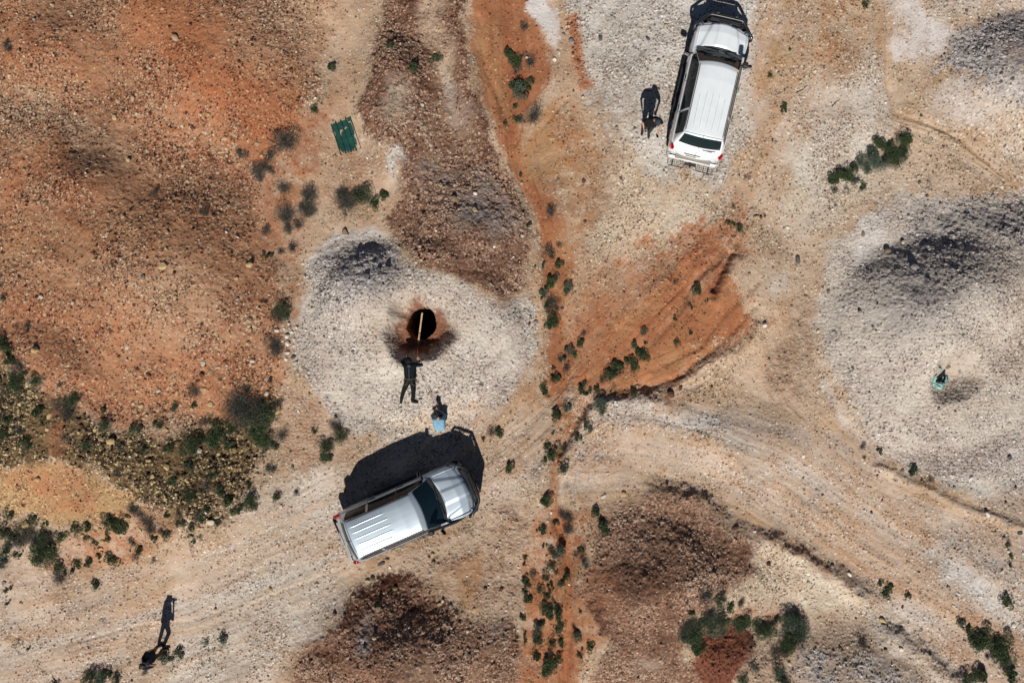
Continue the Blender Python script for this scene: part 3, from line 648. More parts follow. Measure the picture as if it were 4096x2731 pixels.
class MB:
    def __init__(s): s.V = []; s.F = []
    def add(s, vf, M=None):
        V, F = vf; o = len(s.V)
        s.V += [(M @ Vector(v)) if M else Vector(v) for v in V]; s.F += [tuple(i + o for i in f) for f in F]; return s
    def tube(s, pts, r, n=8, closed=False): return s.add(tube(pts, r, n, closed))
    def box(s, c, d, rot=(0, 0, 0), bev=0.0, taper=1.0):
        """rounded box: centre, size; bevel by a chamfered outline"""
        hx, hy, hz = d[0] / 2, d[1] / 2, d[2] / 2; b = min(bev, hx * .9, hy * .9, hz * .9)
        M = Matrix.Translation(c) @ Euler(rot).to_matrix().to_4x4()
        def ring(z, x, y, cb): return [(x - cb, -y, z), (x, -y + cb, z), (x, y - cb, z), (x - cb, y, z), (-x + cb, y, z), (-x, y - cb, z), (-x, -y + cb, z), (-x + cb, -y, z)]
        if b <= 0:
            V = [(sx * hx * (taper if sz > 0 else 1), sy * hy * (taper if sz > 0 else 1), sz * hz) for sz in (-1, 1) for sx, sy in ((1, -1), (1, 1), (-1, 1), (-1, -1))]
            F = [(3, 2, 1, 0), (4, 5, 6, 7)] + [(k, (k + 1) % 4, 4 + (k + 1) % 4, 4 + k) for k in range(4)]
        else:
            t = taper
            rs = [ring(-hz, hx - b, hy - b, b), ring(-hz + b, hx, hy, b), ring(hz - b, hx * t, hy * t, b), ring(hz, (hx - b) * t, (hy - b) * t, b)]
            V = sum(rs, []); F = [tuple(reversed(range(8))), tuple(range(24, 32))]
            for q in range(3):
                F += [(q * 8 + k, q * 8 + (k + 1) % 8, q * 8 + 8 + (k + 1) % 8, q * 8 + 8 + k) for k in range(8)]
        return s.add((V, F), M)
    def lathe(s, prof, c, axis='Y', n=24):
        V = []; F = []
        for (r, h) in prof:
            for k in range(n):
                a = 2 * math.pi * k / n; V.append((r * math.cos(a), h, r * math.sin(a)) if axis == 'Y' else (r * math.cos(a), r * math.sin(a), h))
        for q in range(len(prof) - 1):
            for k in range(n): F.append((q * n + k, q * n + (k + 1) % n, (q + 1) * n + (k + 1) % n, (q + 1) * n + k))
        return s.add((V, F), Matrix.Translation(c))
    def build(s, name, m, parent=None, smooth=False, label=None):
        me = pymesh(name, s.V, s.F, smooth); o = link(name, me, parent, m)
        if smooth:
            try: me.set_sharp_from_angle(angle=R(38))
            except Exception: pass
        if label: o['label'] = label
        return o

# body surface: rows run from the sill up to the middle of the roof, stations from tail to nose
XS = np.array([-2.50, -2.44, -2.38, -2.30, -2.18, -2.04, -1.92, -1.5, 0.0, 0.50, 0.66, 1.02, 1.36, 1.46, 1.95, 2.25, 2.38, 2.44])
def key(**k): return k
#            tail ........................................... roof ................. screen ....... cowl .. bonnet ...... nose
ROWS = [
 ([.90,.92,.93,.93,.93,.93,.93,.93,.93,.93,.93,.93,.93,.93,.93,.90,.85,.80], [.50,.46,.42,.40,.38,.36,.36,.36,.36,.36,.36,.36,.36,.36,.38,.42,.46,.50]),
 ([.92,.95,.96,.965,.97,.97,.97,.96,.955,.955,.955,.955,.96,.965,.975,.955,.92,.87], [.62,.62,.62,.60,.60,.60,.60,.60,.60,.60,.60,.60,.60,.60,.60,.60,.62,.64]),
 ([.86,.93,.955,.97,.98,.985,.985,.98,.98,.98,.98,.98,.985,.985,.985,.965,.93,.87], [.70,.84,.86,.86,.86,.86,.86,.86,.86,.86,.86,.86,.86,.86,.86,.84,.80,.74]),
 ([.80,.88,.91,.93,.945,.95,.955,.955,.955,.955,.955,.955,.95,.95,.945,.925,.89,.84], [.72,1.0,1.06,1.08,1.09,1.10,1.10,1.09,1.08,1.08,1.08,1.08,1.08,1.07,1.04,1.00,.92,.78]),
 ([.78,.84,.87,.885,.895,.90,.905,.91,.915,.915,.915,.91,.90,.90,.90,.885,.86,.82], [.73,1.04,1.12,1.15,1.17,1.18,1.17,1.16,1.15,1.15,1.15,1.14,1.135,1.12,1.08,1.03,.95,.80]),
 ([.76,.82,.85,.86,.86,.84,.825,.82,.825,.83,.83,.85,.87,.87,.87,.86,.84,.80], [.735,1.06,1.14,1.20,1.36,1.46,1.46,1.45,1.45,1.45,1.42,1.27,1.145,1.13,1.10,1.05,.96,.81]),
 ([.74,.80,.82,.82,.78,.745,.72,.71,.715,.72,.73,.79,.85,.84,.83,.825,.81,.77], [.74,1.07,1.15,1.24,1.52,1.72,1.74,1.73,1.73,1.72,1.66,1.38,1.15,1.14,1.12,1.07,.97,.82]),
 ([.72,.77,.78,.77,.72,.67,.65,.645,.65,.655,.67,.74,.81,.80,.77,.765,.755,.72], [.745,1.08,1.155,1.26,1.56,1.79,1.825,1.83,1.83,1.80,1.74,1.43,1.155,1.16,1.14,1.09,.98,.83]),
 ([.50,.53,.54,.53,.50,.47,.46,.45,.455,.46,.47,.52,.57,.56,.54,.53,.50,.46], [.75,1.09,1.16,1.27,1.58,1.83,1.87,1.88,1.875,1.845,1.78,1.46,1.165,1.19,1.17,1.11,1.00,.84]),
 ([.25,.27,.27,.26,.25,.235,.23,.225,.23,.23,.235,.26,.29,.28,.27,.26,.25,.23], [.75,1.09,1.16,1.27,1.585,1.84,1.885,1.90,1.89,1.865,1.80,1.475,1.17,1.20,1.185,1.13,1.01,.84]),
 ([0]*18, [.75,1.09,1.16,1.27,1.585,1.845,1.89,1.905,1.895,1.87,1.805,1.48,1.175,1.205,1.19,1.135,1.02,.84])]
NX, NR = 260, 10
xs = np.linspace(-2.50, 2.44, NX)
def catmull(A, m):                                    # rows -> finer rows
    n = A.shape[0]; out = []
    for i in range(n - 1):
        p0 = A[max(i - 1, 0)]; p1 = A[i]; p2 = A[i + 1]; p3 = A[min(i + 2, n - 1)]
        for q in range(m):
            t = q / m; lw = 0.75
            c = 0.5 * ((2 * p1) + (-p0 + p2) * t + (2 * p0 - 5 * p1 + 4 * p2 - p3) * t * t + (-p0 + 3 * p1 - 3 * p2 + p3) * t ** 3)
            out.append(c * lw + (p1 + (p2 - p1) * t) * (1 - lw))
    out.append(A[-1]); return np.array(out)
SUB = 8
ry = np.array([np.interp(xs, XS, r[0]) for r in ROWS]); rz = np.array([np.interp(xs, XS, r[1]) for r in ROWS])
ker = np.array([1, 2, 3, 2, 1.]) / 9
def sm(a):
    b = np.apply_along_axis(lambda v: np.convolve(np.pad(v, 2, mode='edge'), ker, 'valid'), 1, a); b[:, 0] = a[:, 0]; b[:, -1] = a[:, -1]; return b
ry = catmull(sm(ry), SUB); rz = catmull(sm(rz), SUB)     # (81, NX)
rz[-1] = rz[-2]; NRW = ry.shape[0]
XX = np.repeat(xs[None, :], NRW, 0)
rowv = np.arange(NRW)[:, None] / SUB                   # row parameter 0..10
# bonnet: central rise and side creases; roof: five pressed ribs
def smooth(a, b, x): t = np.clip((x - a) / (b - a), 0, 1); return t * t * (3 - 2 * t)
hood = smooth(1.40, 1.50, XX) * smooth(2.42, 2.30, XX) * (rowv > 5.6)
wcen = .235 - .03 * (XX - 1.5)
rz = rz + hood * .034 * smooth(wcen + .05, wcen - .04, np.abs(ry)) - hood * .055 * smooth(.50 + (XX - 1.9) * -.30, .62 + (XX - 1.9) * -.30, np.abs(ry))
# bulging wheel arches
for cx in (-1.42, 1.43):
    q = np.sqrt((XX - cx) ** 2 + (rz - .40) ** 2)
    ry = ry + .022 * smooth(.62, .48, q) * (rowv < 4)
# plan curvature of nose, screen and tail
sh = np.interp(XX, [-2.5, -2.2, -1.95, -1.2, .1, .62, 1.36, 1.9, 2.44], [-.13, -.10, -.05, 0, 0, .15, .19, .10, .22])
XX = XX - sh * (np.abs(ry) / .9) ** 2
def surf_index(v): return int(round(v * SUB))
def window_mask(spec):
    """cells (row, station) cut out for a window"""
    r0, r1, x0, x1 = spec; rr = np.arange(NRW - 1)[:, None] / SUB; xc = (xs[:-1] + xs[1:])[None, :] / 2
    lo = r0 if not callable(r0) else r0(xc); hi = r1 if not callable(r1) else r1(xc)
    return (rr >= lo) & (rr < hi) & (xc > x0) & (xc < x1)
WIN = dict(windscreen=(6.75, 99, .70, 1.34), front=(4.25, 6.25, .06, 1.16), rear=(4.25, 6.25, -1.06, -.02), quarter=(4.25, 6.1, -1.98, -1.14), back=(6.9, 99, -2.26, -2.03))
MASK = {k: window_mask(v) for k, v in WIN.items()}
qx = (XX[:-1, :-1] + XX[1:, 1:]) / 2; qz = (rz[:-1, :-1] + rz[1:, 1:]) / 2
rr_ = (np.arange(NRW - 1)[:, None] / SUB) * np.ones((1, NX - 1))
ARCH = np.zeros_like(qx, bool)
for cx in (-1.42, 1.43): ARCH |= (np.sqrt((qx - cx) ** 2 + (qz - .38) ** 2) < .455) & (rr_ < 3.4)
# joint lines between panels: dark grooves one cell wide
LINE = np.zeros_like(ARCH)
def vline(x, r0, r1):
    i = int(np.argmin(np.abs(xs - x))); LINE[int(r0 * SUB):int(r1 * SUB), i] = True
for x in (-1.10, .02, 1.22): vline(x, 1.0, 4.2)
vline(1.40, 4.4, 10); vline(-1.96, 6.8, 10)
LINE[int(4.9 * SUB), int(np.argmin(np.abs(xs - 1.42))):int(np.argmin(np.abs(xs - 2.30)))] = True
xc_ = ((xs[:-1] + xs[1:]) / 2)[None, :]
LINE |= (rr_ >= 4.25) & (rr_ < 6.25) & (xc_ > -.03) & (xc_ < .07)
def strip_faces(M, side, lift=0.0, name=None):
    V = []; F = []; idx = {}
    Nrm = None
    r, c = np.where(M)
    def vid(i, j):
        if (i, j) not in idx:
            idx[(i, j)] = len(V)
            z = rz[i, j]; y = ry[i, j]
            V.append((XX[i, j], side * (y + lift * (1 if i < 56 else .2)), z + lift * (1 if i > 30 else 0)))
        return idx[(i, j)]
    for i, j in zip(r, c):
        f = (vid(i, j), vid(i, j + 1), vid(i + 1, j + 1), vid(i + 1, j))
        F.append(f if side < 0 else f[::-1])
    return V, F
def weld(me, d=1e-4):
    bm = bmesh.new(); bm.from_mesh(me); bmesh.ops.remove_doubles(bm, verts=bm.verts, dist=d); bmesh.ops.recalc_face_normals(bm, faces=bm.faces)
    bm.to_mesh(me); bm.free(); me.update()
def curve_at(v, x0, x1, side, out=0.0, up=0.0, step=6):
    i = int(round(v * SUB)); js = [j for j in range(0, NX, step) if x0 <= xs[j] <= x1]
    return [(XX[i, j], side * (ry[i, j] + out), rz[i, j] + up) for j in js]
def point_at(v, x, side, out=0, up=0):
    i = int(round(v * SUB)); j = int(np.argmin(np.abs(xs - x))); return Vector((XX[i, j], side * (ry[i, j] + out), rz[i, j] + up))

def make_car(name, label, paint, rear_pt, front_pt, zbase, extra):
    fwd = Vector((front_pt[0] - rear_pt[0], front_pt[1] - rear_pt[1])); rz_ = math.atan2(fwd.y, fwd.x)
    mid_ = ((front_pt[0] + rear_pt[0]) / 2 - math.cos(rz_) * .075, (front_pt[1] + rear_pt[1]) / 2 - math.sin(rz_) * .075)
    t = empty(name, (mid_[0], mid_[1], zbase), rz_, label, "car")
    allwin = np.zeros_like(ARCH)
    for k in MASK: allwin |= MASK[k]
    me = bpy.data.meshes.new("body"); V = []; F = []; FI = []
    for side in (-1, 1):
        for msk, mi in ((~allwin & ~ARCH & ~LINE, 0), (LINE & ~allwin & ~ARCH, 1)):
            v, f = strip_faces(msk, side); o = len(V); V += v; F += [tuple(i + o for i in q) for q in f]; FI += [mi] * len(f)
    # nose and tail closing panels
    for j in (0, NX - 1):
        for side in (-1, 1):
            o = len(V)
            for i in range(0, NRW): V.append((XX[i, j], side * ry[i, j], rz[i, j])); V.append((XX[i, j] , side * ry[i, j], .42))
            for i in range(NRW - 1): F.append((o + 2 * i, o + 2 * i + 2, o + 2 * i + 3, o + 2 * i + 1)); FI.append(0)
    me.from_pydata([tuple(v) for v in V], [], F); me.materials.append(paint); me.materials.append(black_plastic)
    me.polygons.foreach_set("material_index", FI); me.polygons.foreach_set("use_smooth", [True] * len(F))
    weld(me)
    body = link("body", me, t)
    me.set_sharp_from_angle(angle=R(50))
    # glass
    def glass(nm, key_, sides, m):
        o = MB()
        for s in sides: o.add(strip_faces(MASK[key_], s, 0.0))
        g_ = o.build(nm, m, body, True); weld(g_.data)
        return g_
    glass("windscreen", "windscreen", (-1, 1), glass_wind)
    glass("rear_window", "back", (-1, 1), glass_dark)
    for s in (-1, 1):
        for k in ("front", "rear", "quarter"): glass("side_window", k, (s,), glass_dark)
    # floor and wheel wells keep the light out from below
    fl = MB(); fl.box((0, 0, .50), (4.6, 1.50, .10), bev=.03); fl.box((1.9, 0, .72), (.95, 1.30, .36), bev=.04)
    fl.box((-2.05, 0, .75), (.55, 1.5, .42), bev=.03); fl.box((-.1, 0, .72), (3.2, 1.78, .30), bev=.03)
    fl.build("underbody", black_plastic, t)
    inn = MB()
    inn.box((1.18, 0, .98), (.42, 1.56, .26), bev=.06); inn.tube([(0.86 + .18 * math.sin(a) * .35, -.38 + .18 * math.cos(a), 1.10 + .18 * math.sin(a)) for a in np.linspace(0, 2 * math.pi, 17)[:-1]], .016, 6, True)
    inn.build("dashboard", dash_mat, body)
    for (sx, sy, sw) in ((.28, -.38, .52), (.28, .38, .52), (-.62, 0, 1.35), (-1.50, 0, 1.25)):
        st = MB(); st.box((sx, sy, .92), (.52, sw, .16), bev=.06); st.box((sx - .28, sy, 1.18), (.14, sw, .56), rot=(0, R(-14), 0), bev=.05)
        for hy in ([0] if sw < 1 else [-.4, .4]): st.box((sx - .37, sy + hy, 1.52), (.10, .26, .18), bev=.04)
        st.build("seat", cloth_seat, body)
    # wheels
    for cx in (-1.42, 1.43):
        for s in (-1, 1):
            wv = MB(); wv.lathe([(.25, -.12), (.34, -.135), (.385, -.10), (.395, 0), (.385, .10), (.34, .135), (.25, .12)], (cx, s * .83, .39), n=36)
            wo = wv.build("wheel", rubber, t, True)
            rm = MB(); rm.lathe([(.0, s * .06), (.06, s * .075), (.07, s * .06)], (cx, s * .83, .39), n=20)
            rm.lathe([(.25, s * .02), (.265, s * .125), (.245, s * .135), (.23, s * .10), (.225, s * .02)], (cx, s * .83, .39), n=32)
            for k in range(5):
                a = 2 * math.pi * k / 5 + .3; ca, sa = math.cos(a), math.sin(a)
                rm.tube([(cx + ca * .05, s * .90, .39 + sa * .05), (cx + ca * .15, s * .925, .39 + sa * .15), (cx + ca * .245, s * .93, .39 + sa * .245)], [.035, .028, .034], 6)
            rm.lathe([(.001, s * -.02), (.24, s * -.02)], (cx, s * .83, .39), n=24)
            rm.build("rim", alloy, wo, True)
            fl_ = MB(); fl_.tube([(cx + .46 * math.cos(a), s * (.955 + .012 * math.sin(a)), .38 + .46 * math.sin(a)) for a in np.linspace(0.02, math.pi - .02, 22)], .020, 8)
            fl_.build("wheel_arch_flare", paint, body, True)
    # side steps, handles, gutters
    for s in (-1, 1):
        st = MB(); st.box((0, s * 1.0, .42), (1.9, .17, .06), bev=.02); st.build("side_step", black_plastic, t)
        for x in (-.92, .22):
            h = MB(); p = point_at(3.0, x, s); h.box(p + Vector((0, s * .008, -.03)), (.24, .03, .075), bev=.012); hd = h.build("door_handle", black_plastic, body)
            h = MB(); h.box(p + Vector((.02, s * .030, -.03)), (.13, .02, .028), bev=.008); h.build("grip", paint, hd)
        gt = MB(); pts = curve_at(7.05, -1.93, .62, s, .004, .008, 4); gt.tube(pts, .011, 6); gt.build("roof_gutter", brown_gloss, body, True)
        tr = MB(); pts = curve_at(6.5, -1.85, .60, s, .006, .0, 4); tr.tube(pts, .007, 6); tr.build("drip_rail", brown_gloss, body, True)
        bl = MB(); bl.tube(curve_at(4.2, -1.98, 1.14, s, .004, 0, 4), .010, 6)
        bl.build("window_trim", black_plastic, body, True)
        ap = MB(); ap.tube(curve_at(6.72, .68, 1.34, s, .0, .004, 3), .014, 6); ap.build("windscreen_trim", black_plastic, body, True)
    for c in (-.44, -.22, 0, .22, .44):
        rb = MB(); x1 = -.42 - .10 * (abs(c) > .3)
        rb.tube([(x, c * (1 - .02 * (x < -1.5)), float(np.interp(x, xs, [np.interp(abs(c), ry[::-1, j][:60], rz[::-1, j][:60]) for j in range(NX)])) - .001) for x in np.linspace(-1.84, x1, 12)], [.006] + [.022] * 10 + [.006], 8)
        rb.build("roof_rib", paint, body, True)
    ft = MB(); ft.tube([point_at(v, .69, s, 0, .003) for s, vs in ((-1, np.arange(6.8, 10.01, .3)), (1, np.arange(9.7, 6.7, -.3))) for v in vs], .012, 6)
    ft.build("windscreen_seal", black_plastic, body, True)
    # wiper cowl, wipers
    cw = MB()
    for dx, r_, zz in ((0, .045, .004), (-.05, .03, .0)):
        cw.tube([point_at(v, 1.365 + dx, s, 0, zz) for s, vs in ((-1, np.arange(6.9, 10.01, .3)), (1, np.arange(9.7, 6.8, -.3))) for v in vs], r_, 8)
    cw.build("wiper_cowl", black_plastic, body, True)
    for y0, y1 in ((-.60, -.02), (.05, .62)):
        wp = MB(); a = Vector((1.31, y1 - .04, 1.225)); b = Vector((1.24, y0, 1.30)); wp.tube([a, (a + b) / 2 + Vector((0, 0, .02)), b], .011, 6); wp.tube([b + Vector((.02, -.02, 0)), b + Vector((.03, .42, -.012))], .009, 6)
        wp.build("wiper", black_plastic, body)
    # mirrors
    for s in (-1, 1):
        m_ = MB(); m_.box((.98, s * 1.11, 1.18), (.11, .24, .19), rot=(0, 0, s * R(-14)), bev=.04); m_.tube([(1.04, s * .90, 1.12), (1.02, s * 1.02, 1.14)], .03, 8)
        mo = m_.build("mirror", black_plastic, body, True)
        g_ = MB(); g_.box((.918, s * 1.105, 1.18), (.006, .19, .14), rot=(0, 0, s * R(-14))); g_.build("mirror_glass", chrome, mo)
    # lamps
    for s in (-1, 1):
        hl = MB(); hl.box((2.20, s * .80, .885), (.20, .24, .20), rot=(0, R(8), s * R(-38)), bev=.06); hl.build("headlight", lamp_glass_sky_tint, body, True)
        tl = MB(); tl.box((-2.29, s * .885, 1.00), (.22, .13, .30), rot=(0, R(-16), s * R(14)), bev=.04); to = tl.build("tail_light", red_glass, body, True)
        t2 = MB(); t2.box((-2.33, s * .865, .97), (.12, .05, .10), rot=(0, R(-16), s * R(14)), bev=.015); t2.build("reflector", mat("clear lens", (.7, .5, .45), rough=.1), to)
    gr = MB(); gr.box((2.30, 0, .84), (.10, 1.1, .22), bev=.03)
    for k in range(3): gr.box((2.36, 0, .78 + .06 * k), (.02, 1.05, .02))
    gr.build("grille", chrome, body)
    # bonnet side seams and tailgate
    tg = MB(); tg.tube([(-1.965, -.0, 1.90), (-2.06, 0, 1.835), (-2.20, 0, 1.55), (-2.31, 0, 1.25), (-2.40, 0, 1.14), (-2.465, 0, 1.02), (-2.50, 0, .76)], .006, 6)
    tg.build("tailgate_seam", black_plastic, body)
    bp = MB(); bp.box((-2.50, 0, .60), (.20, 1.80, .22), bev=.06); bp.build("rear_bumper", paint, t, True)
    sp = MB(); sp.box((-2.53, 0, .735), (.15, 1.30, .03), bev=.01); sp.build("bumper_step", checker, t)
    gn = MB(); gn.box((-2.44, .10, 1.0), (.06, .58, .10), rot=(0, R(-18), 0), bev=.02); gn.build("tailgate_garnish", chrome, body)
    np_ = MB(); np_.box((-2.505, .10, .88), (.012, .38, .11), rot=(0, R(-10), 0)); np_.build("number_plate", plate_mat, body)
    wp = MB(); wp.tube([(-2.30, -.18, 1.32), (-2.285, -.40, 1.335), (-2.27, -.62, 1.35)], .011, 6); wp.tube([(-2.29, -.15, 1.34), (-2.31, -.50, 1.30)], .009, 6); wp.build("rear_wiper", black_plastic, body)
    # snorkel on the right-hand side
    sn = MB(); sn.tube([(1.88, -.955, .98), (1.55, -.975, 1.10), (1.32, -.955, 1.17), (1.05, -.90, 1.42), (.80, -.83, 1.70), (.72, -.81, 1.88)], [.03, .055, .055, .045, .045, .055], 10)
    so = sn.build("snorkel", black_plastic, body, True)
    hd = MB(); hd.box((.71, -.83, 1.96), (.20, .19, .20), bev=.035, taper=.9); hd.build("snorkel_head", black_plastic, so, True)
    # bull bar: wide wings, top hoop, uprights, winch, lights
    bb = MB()
    wing = [(2.05, -1.02), (2.35, -.98), (2.58, -.62), (2.66, -.3), (2.66, .3), (2.58, .62), (2.35, .98), (2.05, 1.02)]
    inn_ = [(2.05, -.90), (2.26, -.88), (2.40, -.55), (2.45, -.3), (2.45, .3), (2.40, .55), (2.26, .88), (2.05, .90)]
    n = len(wing); Vb = [(x, y, z) for z in (.52, .80) for x, y in wing] + [(x, y, z) for z in (.52, .80) for x, y in inn_]
    Fb = []
    for k in range(n - 1):
        Fb += [(k, k + 1, n + k + 1, n + k), (2 * n + k + 1, 2 * n + k, 3 * n + k, 3 * n + k + 1), (n + k, n + k + 1, 3 * n + k + 1, 3 * n + k), (k + 1, k, 2 * n + k, 2 * n + k + 1)]
    Fb += [(0, n, 3 * n, 2 * n), (n - 1, 3 * n - 1, 4 * n - 1, 2 * n - 1)]
    bb.add((Vb, Fb))
    bo = bb.build("bull_bar", black_paint, t)
    hp = MB(); hz = 1.06
    hp.tube([(2.02, -1.0, .78), (2.02, -1.04, .93), (2.09, -1.04, 1.0), (2.32, -.84, 1.02), (2.53, -.66, 1.03), (2.58, -.55, hz), (2.585, -.2, hz), (2.585, .2, hz), (2.58, .55, hz), (2.53, .66, 1.03), (2.32, .84, 1.02), (2.09, 1.04, 1.0), (2.02, 1.04, .93), (2.02, 1.0, .78)], .052, 10)
    hp.build("top_hoop", black_paint, bo, True)
    cp = MB(); cp.box((2.50, 0, .92), (.07, 1.12, .26), rot=(0, R(-6), 0), bev=.02); cp.box((2.40, 0, .90), (.16, 1.3, .10), bev=.02); cp.build("centre_panel", black_paint, bo)
    for s in (-1, 1):
        up_ = MB(); up_.tube([(2.56, s * .56, .78), (2.56, s * .56, 1.0), (2.53, s * .52, 1.06)], .034, 8); up_.build("upright", black_paint, bo, True)
        if extra == 'white':
            li = MB(); li.lathe([(.001, .06), (.06, .055), (.085, .0), (.06, -.05), (.001, -.07)], (0, 0, 0), n=16)
            for v in li.V: v[:] = (v.y, v.x, v.z)
            for v in li.V: v += Vector((2.66, s * .34, 1.02))
            li.build("driving_light", black_plastic, bo, True)
    wn = MB(); wn.box((2.50, 0, .86), (.20, .56, .16), bev=.04); wn.box((2.70, 0, .66), (.06, .16, .10), bev=.02); wn.build("winch", black_plastic, bo)
    # aerials clipped to the hoop
    if extra == 'white': aer = [((2.10, -1.0, 1.03), (2.45, -.93, 2.6))]
    else: aer = [((2.28, .86, 1.04), (2.30, .88, 1.42)), ((2.55, .45, 1.08), (2.60, .40, 1.75))]
    for a, b in aer:
        am = MB(); a = Vector(a); b = Vector(b); am.tube([a, a + (b - a) * .12], .016, 6); am.tube([a + (b - a) * .10, a + (b - a) * .2, b], [.010, .006, .005], 6)
        am.build("aerial", black_plastic, bo)
    hb = MB(); hb.box((-2.66, 0, .44), (.22, .07, .06), bev=.01); hb.lathe([(.001, .06), (.025, .045), (.028, .02), (.02, 0), (.02, -.03)], (-2.75, 0, .50), axis='Z', n=12); hb.build("tow_hitch", chrome if extra == 'silver' else black_plastic, t)
    if extra == 'silver':
        ty = MB(); ty.box((-2.56, .45, .74), (.05, .75, .10), bev=.02); ty.build("number_plate_lamp_bar", black_plastic, t)
    return t
white_paint = mat("white paint", (.74, .785, .81), rough=.36, spec=.5, coat=.8, noise=.05, nscale=3, dust=.22)
silver_paint = mat("silver paint", (.52, .61, .68), rough=.40, metal=.55, spec=.5, coat=.7, noise=.10, nscale=1.5, dust=.25, bump=.02, bscale=300)
GW = gz(7.1, 9.0) - .02; GS = gz(-3.7, -6.3) - .02
white_car = make_car("parked_four_wheel_drive", "white four wheel drive with black bull bar and wire rack behind its bumper", white_paint, Q(2752, 652), Q(2875, 118), GW, 'white')
silver_car = make_car("parked_four_wheel_drive", "silver four wheel drive parked near the shaft with its long shadow beside it", silver_paint, Q(1393, 2133), Q(1905, 1911.5), GS, 'silver')
# wire rack behind the white car (two wings of mesh either side of the hitch)
rk = MB()
for s in (-1, 1):
    for k in range(9): x = -2.66 - .18 * (k % 2) * 0; rk.tube([(-2.62, s * (.20 + .075 * k), .46), (-2.82, s * (.20 + .075 * k), .46)], .0055, 5)
    for k in range(4): rk.tube([(-2.62 - .067 * k, s * .20, .46), (-2.62 - .067 * k, s * .80, .46)], .0055, 5)
    rk.tube([(-2.61, s * .16, .47), (-2.70, s * .22, .47), (-2.84, s * .24, .47), (-2.84, s * .78, .47), (-2.74, s * .84, .47), (-2.60, s * .84, .47)], .012, 6)
    rk.box((-2.72, s * .66, .47), (.22, .05, .02))
rk.box((-2.66, 0, .47), (.10, .40, .05), bev=.01)
rk.build("rear_rack", black_plastic, white_car)
# ------------------------------------------------------------------ people and the things they use
def ball(c, r, rot=None, n=14, m=10):
    r = (r, r, r) if not isinstance(r, (tuple, list)) else r
    M = Matrix.Translation(c) @ (rot.to_matrix().to_4x4() if rot else Matrix.Identity(4))
    V = [(0, 0, -r[2])]; F = []
    for i in range(1, m):
        a = math.pi * i / m - math.pi / 2
        for k in range(n): b = 2 * math.pi * k / n; V.append((r[0] * math.cos(a) * math.cos(b), r[1] * math.cos(a) * math.sin(b), r[2] * math.sin(a)))
    V.append((0, 0, r[2])); t = len(V) - 1
    for k in range(n):
        F.append((0, 1 + (k + 1) % n, 1 + k)); F.append((t, 1 + (m - 2) * n + k, 1 + (m - 2) * n + (k + 1) % n))
        for i in range(m - 2): F.append((1 + i * n + k, 1 + i * n + (k + 1) % n, 1 + (i + 1) * n + (k + 1) % n, 1 + (i + 1) * n + k))
    return [M @ Vector(v) for v in V], F
def cap(a, b, r0, r1, n=12):
    a, b = Vector(a), Vector(b); t = (b - a).normalized(); P_ = []; Rr = []
    for k in range(5): an = math.pi / 2 * (1 - k / 4); P_.append(a - t * r0 * math.sin(an)); Rr.append(max(r0 * math.cos(an), r0 * .05))
    for k in range(1, 6): an = math.pi / 2 * (k - 1) / 4; P_.append(b + t * r1 * math.sin(an)); Rr.append(max(r1 * math.cos(an), r1 * .05))
    return tube(P_, Rr, n)
def body_mesh(name, prims, m, parent, voxel=.008, label=None, sm_=4):
    """all the volumes grown together into one continuous skin"""
    mb = MB()
    for p in prims:
        if p[0] == 'c': mb.add(cap(*p[1:]))
        else: mb.add(ball(*p[1:]))
    o = mb.build(name, m, parent, True, label)
    r = o.modifiers.new("skin", 'REMESH'); r.mode = 'VOXEL'; r.voxel_size = voxel; r.use_smooth_shade = True
    s_ = o.modifiers.new("soften", 'SMOOTH'); s_.factor = .5; s_.iterations = sm_
    return o
def V3(*a): return Vector(a)
def hand(wrist, d, up, side, curl=.5, s=1.0):
    """palm and five fingers: d = pointing direction, up = back of the hand, side = towards the thumb"""
    d, up, side = Vector(d).normalized(), Vector(up).normalized(), Vector(side).normalized(); w_ = Vector(wrist); out = []
    pc = w_ + d * .05 * s
    for k in (-1, -.33, .33, 1): out.append(('c', w_ + side * k * .020 * s, w_ + d * .085 * s + side * k * .032 * s, .014 * s, .012 * s))
    for k, L in ((1, .070), (.33, .078), (-.33, .072), (-1, .058)):
        b = w_ + d * .088 * s + side * k * .032 * s; d1 = (d - up * curl * .5).normalized(); d2 = (d - up * curl * 1.6).normalized(); d3 = (d * .4 - up * curl * 2).normalized()
        p1 = b + d1 * L * .5 * s; p2 = p1 + d2 * L * .32 * s; p3 = p2 + d3 * L * .24 * s
        out += [('c', b, p1, .0095 * s, .009 * s), ('c', p1, p2, .009 * s, .0085 * s), ('c', p2, p3, .0085 * s, .0075 * s)]
    b = w_ + d * .025 * s + side * .028 * s; p1 = b + (d * .6 + side * .8).normalized() * .040 * s; p2 = p1 + (d * .95 + side * .25 - up * curl * .5).normalized() * .032 * s
    out += [('c', b, p1, .014 * s, .011 * s), ('c', p1, p2, .011 * s, .009 * s)]
    return out
